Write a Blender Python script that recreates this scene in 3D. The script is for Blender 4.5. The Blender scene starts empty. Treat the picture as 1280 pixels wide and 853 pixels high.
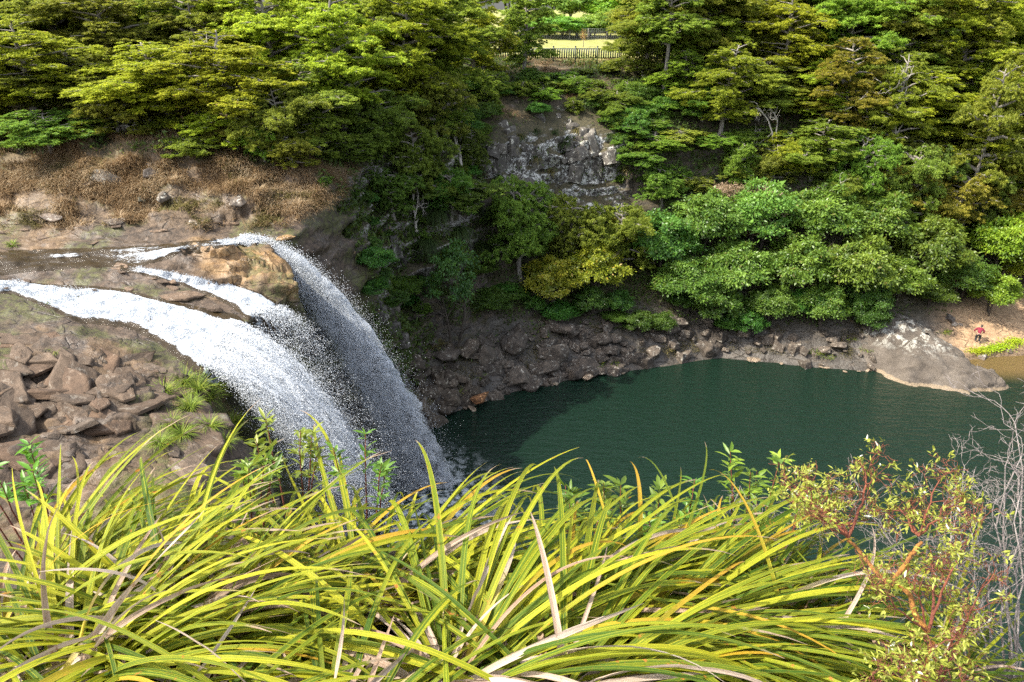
import bpy, bmesh, math, random
import numpy as np
from mathutils import Vector, Matrix
from mathutils.bvhtree import BVHTree
random.seed(7)
RNG = np.random.default_rng(7)
SC = bpy.context.scene
COL = SC.collection
R = math.radians
PI = math.pi

# ------------------------------------------------------------------ camera
PITCH, FPX, EYE = R(25.0), 930.0, np.array([0.0, 0.0, 30.0])
CA, SA = math.cos(PITCH), math.sin(PITCH)

def ray(px, py):
    u = (px - 640.0) / FPX
    v = (426.5 - py) / FPX
    return np.array([u, CA + v * SA, -SA + v * CA])

def at_z(px, py, z):
    d = ray(px, py)
    return EYE + d * ((z - EYE[2]) / d[2])

def at_y(px, py, y):
    d = ray(px, py)
    return EYE + d * (y / d[1])

# ------------------------------------------------------------------ noise (numpy)
def _hash(ix, iy, iz, seed):
    h = (ix * 374761393 + iy * 668265263 + iz * 2147483647 + seed * 1274126177) & 0xFFFFFFFF
    h = ((h ^ (h >> 13)) * 1274126177) & 0xFFFFFFFF
    h = (h ^ (h >> 16)) & 0xFFFFFFFF
    h = (h * 2246822519) & 0xFFFFFFFF
    h = h ^ (h >> 15)
    return (h & 0xFFFFFF) / float(0xFFFFFF)

def vnoise(P, seed=0):
    P = np.asarray(P, float)
    i = np.floor(P).astype(np.int64)
    f = P - i
    f = f * f * (3 - 2 * f)
    o = 0
    for dx in (0, 1):
        wx = f[..., 0] if dx else 1 - f[..., 0]
        for dy in (0, 1):
            wy = f[..., 1] if dy else 1 - f[..., 1]
            for dz in (0, 1):
                wz = f[..., 2] if dz else 1 - f[..., 2]
                o = o + wx * wy * wz * _hash(i[..., 0] + dx, i[..., 1] + dy, i[..., 2] + dz, seed)
    return o * 2 - 1

def fbm(P, seed=0, octv=4, gain=.5):
    P = np.asarray(P, float)
    a, s, o = 1.0, 1.0, 0
    for k in range(octv):
        o = o + a * vnoise(P * s + 13.7 * k, seed + k)
        a *= gain
        s *= 2.03
    return o

def sstep(a, b, x):
    t = np.clip((x - a) / (b - a), 0, 1)
    return t * t * (3 - 2 * t)

# ------------------------------------------------------------------ mesh helpers
def mesh_of(name, V, F, mat=None, attrs=None, uv=None, smooth=False, mats=None, midx=None):
    """one mesh from vertex rows and face rows (an array of quads / tris, or a list of such arrays)"""
    V = np.asarray(V, np.float32)
    Fs = F if isinstance(F, list) else [F]
    Fs = [np.asarray(f, np.int32) for f in Fs if len(f)]
    me = bpy.data.meshes.new(name)
    me.vertices.add(len(V))
    me.vertices.foreach_set('co', V.ravel())
    loops = np.concatenate([f.ravel() for f in Fs])
    tot = np.concatenate([np.full(len(f), f.shape[1], np.int32) for f in Fs])
    start = np.concatenate([[0], np.cumsum(tot)[:-1]]).astype(np.int32)
    me.loops.add(len(loops))
    me.loops.foreach_set('vertex_index', loops)
    me.polygons.add(len(tot))
    me.polygons.foreach_set('loop_start', start)
    me.polygons.foreach_set('loop_total', tot)
    if smooth:
        me.polygons.foreach_set('use_smooth', np.ones(len(tot), bool))
    for m in (mats or ([mat] if mat else [])):
        me.materials.append(m)
    if midx is not None:
        me.polygons.foreach_set('material_index', np.asarray(midx, np.int32))
    me.update(calc_edges=True)
    for k, a in (attrs or {}).items():
        a = np.asarray(a, np.float32)
        if a.ndim == 1:
            at = me.attributes.new(k, 'FLOAT', 'POINT')
            at.data.foreach_set('value', a)
        else:
            at = me.attributes.new(k, 'FLOAT_COLOR', 'POINT')
            at.data.foreach_set('color', a.ravel())
    if uv is not None:
        l = me.uv_layers.new(name='UVMap')
        l.data.foreach_set('uv', np.asarray(uv, np.float32)[loops].ravel())
    return me

def link(name, me, parent=None, loc=None):
    o = bpy.data.objects.new(name, me)
    COL.objects.link(o)
    if parent is not None:
        o.parent = parent
    if loc is not None:
        o.location = loc
    return o

def tag(o, label, cat, group=None):
    o['label'] = label
    o['category'] = cat
    if group:
        o['group'] = group
    return o

def thing(name, label, cat, loc=(0, 0, 0), rz=0.0, group=None, scale=None):
    o = bpy.data.objects.new(name, None)
    COL.objects.link(o)
    o.empty_display_size = .3
    o.location = loc
    o.rotation_euler = (0, 0, rz)
    if scale is not None:
        o.scale = scale
    return tag(o, label, cat, group)

def struct(name, me):
    o = link(name, me)
    o['kind'] = 'structure'
    return o

def stuff(name, me, parent=None):
    o = link(name, me, parent)
    o['kind'] = 'stuff'
    return o

class MB:
    """collects vertex/face rows"""
    def __init__(s):
        s.V, s.Q, s.T, s.A, s.n = [], [], [], [], 0
    def add(s, V, Q=None, T=None, a=0.0):
        V = np.asarray(V, float)
        if Q is not None and len(Q):
            s.Q.append(np.asarray(Q) + s.n)
        if T is not None and len(T):
            s.T.append(np.asarray(T) + s.n)
        s.V.append(V)
        s.A.append(np.full(len(V), a) if np.isscalar(a) else np.asarray(a))
        s.n += len(V)
    def mesh(s, name, mat, smooth=False, **k):
        F = []
        if s.Q: F.append(np.concatenate(s.Q))
        if s.T: F.append(np.concatenate(s.T))
        return mesh_of(name, np.concatenate(s.V), F, mat, attrs={'rnd': np.concatenate(s.A)}, smooth=smooth, **k)

def tube(mb, pts, rad, n=7, a=0.0, cap=True):
    pts = np.asarray(pts, float)
    rad = np.broadcast_to(np.asarray(rad, float), (len(pts),))
    T = np.gradient(pts, axis=0)
    T /= np.linalg.norm(T, axis=1)[:, None] + 1e-9
    ref = np.array([0.31, 0.17, 1.0]) if abs(T[0][2]) < .9 else np.array([1.0, 0.2, 0.1])
    A = np.cross(T, ref); A /= np.linalg.norm(A, axis=1)[:, None] + 1e-9
    B = np.cross(T, A)
    th = np.linspace(0, 2 * PI, n, endpoint=False)
    ring = (A[:, None, :] * np.cos(th)[None, :, None] + B[:, None, :] * np.sin(th)[None, :, None])
    V = (pts[:, None, :] + ring * rad[:, None, None]).reshape(-1, 3)
    m = len(pts)
    i = np.arange(m - 1)[:, None] * n
    j = np.arange(n)[None, :]
    k = (j + 1) % n
    Q = np.stack([i + j, i + k, i + n + k, i + n + j], -1).reshape(-1, 4)
    Tt = []
    if cap:
        V = np.vstack([V, pts[:1], pts[-1:]])
        Tt = [[m * n, (q + 1) % n, q] for q in range(n)] + [[m * n + 1, (m - 1) * n + q, (m - 1) * n + (q + 1) % n] for q in range(n)]
    mb.add(V, Q, Tt, a)

def box(mb, c, s, a=0.0, rz=0.0):
    x, y, z = np.asarray(s, float) / 2
    V = np.array([[i * x, j * y, k * z] for k in (-1, 1) for (i, j) in ((-1, -1), (1, -1), (1, 1), (-1, 1))])
    if rz:
        cz, sz = math.cos(rz), math.sin(rz)
        V = np.stack([V[:, 0] * cz - V[:, 1] * sz, V[:, 0] * sz + V[:, 1] * cz, V[:, 2]], 1)
    mb.add(V + np.asarray(c, float), [[0, 3, 2, 1], [4, 5, 6, 7], [0, 1, 5, 4], [1, 2, 6, 5], [2, 3, 7, 6], [3, 0, 4, 7]], None, a)

def unit(a):
    return a / (np.linalg.norm(a, axis=-1, keepdims=True) + 1e-9)

def leaf_cards(P, A, N, L, W, fold=.0):
    """rhombic leaves: centre, long axis, normal, length, width"""
    A = unit(A); B = unit(np.cross(N, A)); Nn = np.cross(A, B)
    L = np.broadcast_to(L, (len(P),))[:, None]; W = np.broadcast_to(W, (len(P),))[:, None]
    v0 = P - A * L * .5
    v1 = P + B * W * .5 + Nn * W * fold - A * L * .06
    v2 = P + A * L * .5
    v3 = P - B * W * .5 + Nn * W * fold - A * L * .06
    V = np.stack([v0, v1, v2, v3], 1).reshape(-1, 3)
    F = np.arange(len(P) * 4).reshape(-1, 4)
    return V, F

# ------------------------------------------------------------------ shader helpers
class NT:
    def __init__(s, name):
        s.m = bpy.data.materials.new(name)
        s.m.use_nodes = True
        s.t = s.m.node_tree
        s.t.nodes.clear()
        s.out = s.t.nodes.new('ShaderNodeOutputMaterial')
    def n(s, typ, _p=None, **inp):
        nd = s.t.nodes.new('ShaderNode' + typ)
        for k, v in (_p or {}).items():
            setattr(nd, k, v)
        for k, v in inp.items():
            key = int(k[1:]) if k[0] == '_' and k[1:].isdigit() else k.replace('_', ' ')
            s.set(nd.inputs[key], v)
        return nd
    def set(s, sock, v):
        if hasattr(v, 'is_output') or isinstance(v, bpy.types.NodeSocket):
            s.t.links.new(v, sock)
        elif isinstance(v, bpy.types.Node):
            s.t.links.new(v.outputs[0], sock)
        else:
            if isinstance(v, (tuple, list)) and len(v) == 3 and sock.type == 'RGBA':
                v = (*v, 1)
            sock.default_value = v
    def mix(s, f, a, b, mode='MIX'):
        nd = s.t.nodes.new('ShaderNodeMix')
        nd.data_type = 'RGBA'; nd.blend_type = mode
        s.set(nd.inputs[0], f); s.set(nd.inputs[6], a); s.set(nd.inputs[7], b)
        return nd.outputs[2]
    def math(s, op, a, b=0.0, c=None, clamp=False):
        nd = s.t.nodes.new('ShaderNodeMath'); nd.operation = op; nd.use_clamp = clamp
        s.set(nd.inputs[0], a); s.set(nd.inputs[1], b)
        if c is not None: s.set(nd.inputs[2], c)
        return nd.outputs[0]
    def step(s, x, a, b):
        nd = s.t.nodes.new('ShaderNodeMapRange'); nd.interpolation_type = 'SMOOTHSTEP'
        s.set(nd.inputs[0], x); nd.inputs[1].default_value = a; nd.inputs[2].default_value = b
        return nd.outputs[0]
    def ramp(s, x, stops):
        nd = s.t.nodes.new('ShaderNodeValToRGB')
        cr = nd.color_ramp
        while len(cr.elements) < len(stops): cr.elements.new(.5)
        for e, (p, c) in zip(cr.elements, stops):
            e.position = p; e.color = (*c, 1)
        s.set(nd.inputs[0], x)
        return nd.outputs[0]
    def noise(s, vec, scale, detail=4, rough=.55, dist=0.0, dim='3D'):
        nd = s.n('TexNoise', {'noise_dimensions': dim}, Scale=scale, Detail=detail, Roughness=rough, Distortion=dist)
        if vec is not None: s.set(nd.inputs['Vector'], vec)
        return nd.outputs[0]
    def attr(s, name, out=2):
        return s.n('Attribute', {'attribute_name': name}).outputs[out]
    def mapv(s, vec, scale=(1, 1, 1), rot=(0, 0, 0), loc=(0, 0, 0)):
        nd = s.n('Mapping'); s.set(nd.inputs[0], vec)
        nd.inputs[1].default_value = loc; nd.inputs[2].default_value = rot; nd.inputs[3].default_value = scale
        return nd.outputs[0]
    def bump(s, h, dist=.05, strength=1.0, normal=None):
        nd = s.n('Bump', Strength=strength, Distance=dist)
        s.set(nd.inputs['Height'], h)
        if normal is not None: s.set(nd.inputs['Normal'], normal)
        return nd.outputs[0]
    def bsdf(s, col, rough=.8, normal=None, **k):
        nd = s.n('BsdfPrincipled', Base_Color=col, Roughness=rough, **k)
        if normal is not None: s.set(nd.inputs['Normal'], normal)
        return nd.outputs[0]
    def done(s, sh, disp=None):
        s.t.links.new(sh, s.out.inputs[0])
        s.m.cycles.displacement_method = 'BUMP' if hasattr(s.m, 'cycles') else 'BUMP'
        return s.m

def leaf_mat(name, dark, light, trans=.35, rough=.55, spec=.25, dead=None, objcol=True):
    """foliage: every leaf differs (attribute rnd), every plant differs (object colour and random)"""
    t = NT(name)
    r = t.attr('rnd')
    oi = t.n('ObjectInfo')
    c = t.mix(r, dark, light)
    if dead:
        c = t.mix(t.step(r, .93, .98), c, dead)
    if objcol:
        c = t.mix(1.0, c, oi.outputs['Color'], 'MULTIPLY')
    hs = t.n('HueSaturation', Saturation=1.0, Fac=1.0, Color=c)
    t.set(hs.inputs['Hue'], t.math('MULTIPLY_ADD', oi.outputs['Random'], .045, .478))
    t.set(hs.inputs['Value'], t.math('MULTIPLY_ADD', oi.outputs['Random'], .3, .85))
    c = hs.outputs[0]
    p = t.bsdf(c, rough, **{'Specular_IOR_Level': spec})
    tr = t.n('BsdfTranslucent', Color=t.mix(.35, c, (.35, .4, .02), 'MIX'))
    ms = t.n('MixShader', _0=trans); t.set(ms.inputs[1], p); t.set(ms.inputs[2], tr.outputs[0])
    return t.done(ms.outputs[0])

def bark_mat(name, a, b, scale=6):
    t = NT(name)
    g = t.n('NewGeometry').outputs['Position']
    v = t.mapv(g, (scale, scale, scale * .35))
    n = t.noise(v, 1.0, 6, .65)
    c = t.ramp(n, [(.3, a), (.68, b)])
    return t.done(t.bsdf(c, .9, t.bump(n, .03, .8)))
# ------------------------------------------------------------------ terrain: a gorge lofted through cross-sections
# each: pool bed, shore, low bank, cliff foot, cliff middle, rim, behind the rim, hinterland, far
SEC = [
 [(90,30,-3),(90,20,0),(88,16,6),(86,12,12),(84,8,18),(82,4,22),(80,-2,25),(80,-20,29),(80,-140,34)],
 [(45,30,-3),(44,20,0),(42,16,6),(40,13,12),(36,9,18),(30,5,22),(24,1,25),(20,-10,28),(45,-140,30)],
 [(14,30,-3),(12,20,0),(10,15,6),(8,11,12),(6.5,7.5,18),(5,4.6,23.5),(4.2,2.8,26.4),(3,-5,28.1),(10,-140,30)],
 [(1,30,-3),(0,20,0),(0,15,6),(0,11,13),(0,7,20),(0,4.4,25),(0,3.0,27.4),(0,-5,28.2),(0,-140,29)],
 [(-3,30,-3),(-5,22,0),(-6,17,4),(-6,13,9),(-6,9,16),(-5,5,23.5),(-4,3.1,27.3),(-4,-5,28.2),(-40,-140,29)],
 [(-4,28,-3),(-6.5,25,0),(-8,23.5,5),(-9,22.5,9),(-10,21.5,12),(-12,20.5,13.2),(-19,16,14.5),(-32,8,19),(-120,-70,28)],
 [(-5,29,-3),(-8,28,0),(-9.5,27.7,5),(-10.3,27.4,9),(-11,27.2,12),(-12.3,26.6,13.7),(-19,25,14.9),(-30,22,17),(-120,5,24)],
 [(-6,32,-3),(-9.5,30,0),(-11,29.5,5),(-12.2,29.2,9),(-13.0,29,12),(-14.2,28.9,14.2),(-19,30.5,15.7),(-27,33.2,17.3),(-120,32,22)],
 [(-6,33,-3),(-10,31.8,0),(-11.5,31.6,5),(-12.5,31.5,9),(-13.2,31.4,12),(-14.0,31.4,14.2),(-18,33,15.45),(-26,35,17.0),(-120,45,21)],
 [(-6.5,34,-3),(-10.5,33.4,0),(-12,33.4,5),(-13.6,33.4,9),(-13.9,33.4,12),(-13.3,33.4,15.2),(-18,34.9,16.3),(-26,36.6,17.4),(-120,50,21)],
 [(-7,37,-3),(-10.5,36,0),(-12.5,36,5),(-14.5,36,9),(-14.8,36,12.5),(-12.4,36.1,15.1),(-18,37.2,16.7),(-26,38.3,17.5),(-120,54,21)],
 [(-6.5,39,-3),(-10,38,0),(-11,37.8,5),(-11.8,37.7,9),(-11.8,37.6,12.5),(-11.4,37.5,15.7),(-15.2,38.8,17.7),(-26,39.2,17.6),(-120,56,21)],
 [(-6.5,41,-3),(-10.5,41,0),(-12,41,5),(-13,41,9),(-13.6,40.9,13),(-14.0,40.8,17),(-18,40.2,17.3),(-26,40.2,17.6),(-120,58,22)],
 [(-6,43,-3),(-9.5,43.2,0),(-10.5,43.2,5),(-11,43.2,10),(-11.6,43,14.5),(-12.6,42.9,17.4),(-18,43,18.2),(-26,42.2,18.6),(-120,62,23)],
 [(-4,45,-3),(-7.5,46,0),(-8.5,46.3,4),(-9.3,46.5,9),(-10.3,46.7,14.5),(-11.8,46.8,19),(-18,48,21.3),(-27,48.5,22),(-120,85,26)],
 [(-2,48,-3),(-5.4,50.6,0),(-7,52,2.3),(-8.2,53.5,6),(-9,54.5,12),(-10,55.5,18.5),(-13,58,21.5),(-20,66,23.5),(-100,150,27)],
 [(2,50,-3),(0,54.3,0),(-.8,57.5,3),(-1.5,61,7),(-2,64.5,12),(-2.5,67,18),(-3.5,73,21.5),(-6,84,24),(-30,210,26)],
 [(8,52,-3),(6,57,0),(5.5,61,3.6),(5.5,66,8),(5.5,70,12.5),(5.5,72,18),(6,77,21),(7,86,23.5),(15,210,27)],
 [(20,55,-3),(19,60.8,0),(19,63.5,3),(19.3,67,7),(19.5,71,12),(20,74,17),(21,79,21),(23,88,23.6),(34,210,27)],
 [(31,54,-3),(31,57.9,0),(32,62,2.6),(33,66,6),(34,70,11),(35,74,16),(37,80,20.5),(40,90,24),(60,210,29)],
 [(43.5,56,-2),(44,60.7,0),(45.5,63.5,1.0),(48,67.5,2.6),(50,73,9),(51,78,16),(53,84,21),(57,95,26),(90,210,32)],
 [(70,55,-3),(72,66,0),(75,70,1.2),(78,76,4),(81,84,11),(83,89,17),(86,95,22),(92,105,27),(150,210,36)],
]
TS = [5, 22, 24, 30, 34, 40, 34, 22]                       # samples between the profile points
def _lerp_rows(A, B, t):
    return A + (B - A) * t
SECN = np.array(SEC, float)
rows = []
for k in range(len(SECN) - 1):
    d = max(np.linalg.norm(SECN[k + 1][i] - SECN[k][i]) for i in (1, 4, 5))
    step = .13 if 5 <= k <= 7 else .24 if 5 <= k <= 18 else (.35 if k == 19 else .8)
    m = int(np.clip(d / step, 4, 110))
    for q in range(m):
        rows.append(_lerp_rows(SECN[k], SECN[k + 1], q / m))
rows.append(SECN[-1])
rows = np.array(rows)                                      # S x 9 x 3
def smooth_axis(X, w, axis):
    k = np.hanning(w + 2)[1:-1]; k /= k.sum()
    Xp = np.concatenate([np.repeat(X.take([0], axis), w // 2, axis), X, np.repeat(X.take([-1], axis), w // 2, axis)], axis)
    return np.apply_along_axis(lambda a: np.convolve(a, k, 'valid'), axis, Xp)
rows = smooth_axis(rows, 9, 0)
grid = []
for k, n in enumerate(TS):
    e = 1 if k < 7 else 2.6                                # far samples spread out
    for q in range(n):
        grid.append(_lerp_rows(rows[:, k], rows[:, k + 1], (q / n) ** e))
grid.append(rows[:, 8])
G = np.stack(grid, 1)                                      # S x T x 3
G = smooth_axis(G, 7, 1)
def grid_normals(G):
    a = np.gradient(G, axis=0); b = np.gradient(G, axis=1)
    n = np.cross(a, b)
    n /= np.linalg.norm(n, axis=-1, keepdims=True) + 1e-9
    n[n[..., 2] < -.3] *= 1
    return n
N0 = grid_normals(G)
if N0[:, -20:, 2].mean() < 0: N0 = -N0
tidx = np.concatenate([np.full(n, k) + np.arange(n) / n for k, n in enumerate(TS)] + [[8.0]])
steep = 1 - np.clip(N0[..., 2], 0, 1)
X, Y, Z = G[..., 0], G[..., 1], G[..., 2]
calm = 1 - sstep(6.2, 7.4, tidx)[None, :] * .75             # gentle inland
calm = calm * (1 - .85 * sstep(14, 5, Y) * (Z > 20))        # the viewing bank is soft earth
amp = (.35 + .75 * sstep(.25, .8, steep)) * calm
big = fbm(G * .23, 3, 3)
ridge = 1 - np.abs(fbm(G * np.array([.55, .55, .9]), 11, 4))
blk = vnoise(np.stack([X * .5, Y * .5, Z * 1.5 + .5 * vnoise(G * .4, 5)], -1), 21)
blk = np.round(blk * 3) / 3
fine = fbm(G * 1.7, 31, 3)
plateau = ((X < -9) & (Y < 47) & (Z > 11)).astype(float)
amp = amp * (1 - .55 * plateau)
disp = amp * (.6 * big + .55 * (ridge - .7) + .75 * blk * sstep(.25, .6, steep) + .16 * fine)
# bedded ledges on the stream shelf: low steps running along the bedding
shelf = sstep(-10, -12, X) * sstep(44, 41, Y) * sstep(20, 22, Y) * sstep(12.8, 13.6, Z)
u = (X * .25 + Y * .97)
lay = Z * 2.2 + .35 * X * .3 + fbm(np.stack([X * .28, Y * .6, Z * .3], -1), 41, 3) * 1.5
frac = lay - np.floor(lay)
disp = disp + shelf * (.20 * (sstep(.0, .85, frac) - frac) + .09 * fbm(np.stack([X * .9, Y * 1.9, Z], -1), 47, 4))
# near shelf is craggier
craggy = sstep(-13, -15, X) * sstep(31, 28.5, Y) * sstep(16, 20, Y)
# tilted beds broken into blocks: each block has its own height, so edges stand sharp
wx, wy = X + .5 * vnoise(G * .8, 63), Y + .4 * vnoise(G * .8, 64)
ca, sa = math.cos(-.35), math.sin(-.35)
bu, bv = (wx * ca - wy * sa), (wx * sa + wy * ca)
def blocks(su, sv, sd):
    r = np.floor(bv * sv)
    cu = np.floor(bu * su + _hash(r.astype(np.int64), r.astype(np.int64) * 0, r.astype(np.int64) * 0, sd) * 5)
    return _hash(cu.astype(np.int64), r.astype(np.int64), (r * 0).astype(np.int64), sd + 1), np.minimum(np.abs(bv * sv - r), 1 - np.abs(bv * sv - r))
b1, e1 = blocks(.45, .95, 201); b2, e2 = blocks(1.1, 2.1, 205)
disp = disp + craggy * (.75 * (b1 - .5) + .34 * (b2 - .5) - .16 * sstep(.12, .0, e1) + .10 * fbm(G * 1.6, 61, 4))
shelf2 = shelf * (1 - craggy) * sstep(-14.5, -16, X)
bank_ = sstep(-12, -13.5, X) * sstep(41, 42.5, Y) * sstep(52, 49, Y) * sstep(17, 18, Z)
# the crag below the fence: upright columns and clefts
cx, cz = X + .8 * vnoise(G * .5, 66), Z + .7 * vnoise(G * .5, 67)
def cols(su, sz, sd):
    i = np.floor(cx * su).astype(np.int64); o = np.zeros_like(i)
    j = np.floor(cz * sz + 3 * _hash(i, o, o, sd)).astype(np.int64)
    return _hash(i, j, o, sd + 1)
crag = sstep(-12, -9, X) * sstep(16, 12, X) * sstep(50, 53, Y) * sstep(84, 78, Y) * sstep(.35, .6, steep)
disp = disp + crag * (1.15 * (cols(.45, .28, 301) - .5) + .55 * (cols(1.2, .7, 305) - .5))
disp = disp + bank_ * (.55 * (b1 - .5) + .30 * (b2 - .5) - .12 * sstep(.12, 0, e1))
isle = shelf * sstep(36.2, 37, Y) * sstep(41, 40.3, Y) * sstep(-19, -17.5, X)
disp = disp + isle * (.30 * (b2 - .5) + .34 * (b1 - .5) + .10 * fbm(G * 2.4, 71, 3) - .06 * sstep(.1, 0, e2))
disp = disp + shelf2 * (.16 * (b1 - .5) + .12 * (b2 - .5))
# pool bed and waterline stay put
wl = sstep(.8, 1.5, tidx)[None, :]
disp = disp * wl
G2 = G + N0 * disp[..., None]
S_, T_ = G2.shape[:2]
ii = (np.arange(S_ - 1)[:, None] * T_ + np.arange(T_ - 1)[None, :])
TF = np.stack([ii, ii + T_, ii + T_ + 1, ii + 1], -1).reshape(-1, 4)
TV = G2.reshape(-1, 3)
nz = np.cross(TV[TF[:, 1]] - TV[TF[:, 0]], TV[TF[:, 3]] - TV[TF[:, 0]])
if nz[:, 2].mean() < 0: TF = TF[:, ::-1]
N1 = grid_normals(G2)
if N1[:, -20:, 2].mean() < 0: N1 = -N1
N1 = N1.reshape(-1, 3)
x, y, z = TV.T
nA = fbm(TV * .35, 71, 3)
# ground covers, by place
dry = sstep(-10.5, -12.5, x + .8 * nA) * sstep(41.0, 42.8, y + 1.2 * nA) * sstep(62, 50, y) * sstep(17.4, 18.3, z)
dry = dry * (.25 + .75 * sstep(-.25, .25, fbm(TV * np.array([.5, .8, .8]), 99, 4)))
dry = np.maximum(dry, .7 * sstep(.05, .35, nA) * sstep(19, 21, z) * (y > 44) * (y < 86) * (x > -12) * (x < 30))
dirt = sstep(38, 42, x) * sstep(70, 67, y + nA) * sstep(3.6, 2.6, z) * (y > 55)
field = sstep(84.5, 87, y) * sstep(22.5, 23.2, z)
orange = sstep(-10.6, -11.4, x) * sstep(-18.5, -16.5, x + 1.2 * nA) * sstep(36.6, 37.4, y) * sstep(40.6, 39.9, y) * sstep(14.6, 15.6, z)
orange = np.maximum(orange, .45 * sstep(-.1, .4, nA) * plateau.reshape(-1) * sstep(33.5, 34.5, y) * sstep(42, 40, y))
orange = np.maximum(orange, .35 * sstep(0, .4, fbm(TV * .6, 91, 3)) * plateau.reshape(-1) * (y < 31))
lich = sstep(-4.5, -2.0, x + 1.5 * nA) * sstep(11.5, 8.5, x + 1.5 * nA) * sstep(66, 68, y) * sstep(82, 76, y) * sstep(8, 11, z) * sstep(22, 20.3, z + 1.2 * nA)
lich = np.maximum(lich, .45 * sstep(-12, -10, x) * sstep(-2, -4, x) * sstep(47, 50, y) * sstep(8, 11, z) * sstep(20, 18, z))
lich = np.maximum(lich, .08 * (z < 5) * (y > 46))
moss = sstep(-.05, .35, fbm(TV * .5, 95, 4)) * sstep(-15.5, -13.5, x) * (x < -7) * (y < 30.5) * (z > 3) * (y > 20)
moss = np.maximum(moss, .8 * sstep(.1, .4, fbm(TV * .45, 97, 4)) * plateau.reshape(-1) * .8)
moss = np.maximum(moss, .8 * sstep(-.1, .3, fbm(TV * .3, 98, 3)) * (x < -8) * (z < 15) * (y > 30) * (y < 47))
wet_and_basalt = sstep(.55, .12, z) * (y > 20)
wet_and_basalt = np.maximum(wet_and_basalt, .8 * sstep(5.2, 3.8, z) * (y > 46) * sstep(36, 30, x))  # lower far bank: dark basalt rather than wet rock
soil = sstep(20, 12, y) * sstep(17, 20, z)
plateau = plateau.reshape(-1)
cov = np.stack([dry, dirt, field, np.ones_like(dry)], 1)
cov2 = np.stack([orange, lich, moss, np.ones_like(dry)], 1)
cov3 = np.stack([wet_and_basalt, soil, plateau.reshape(-1), np.ones_like(dry)], 1)

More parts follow.
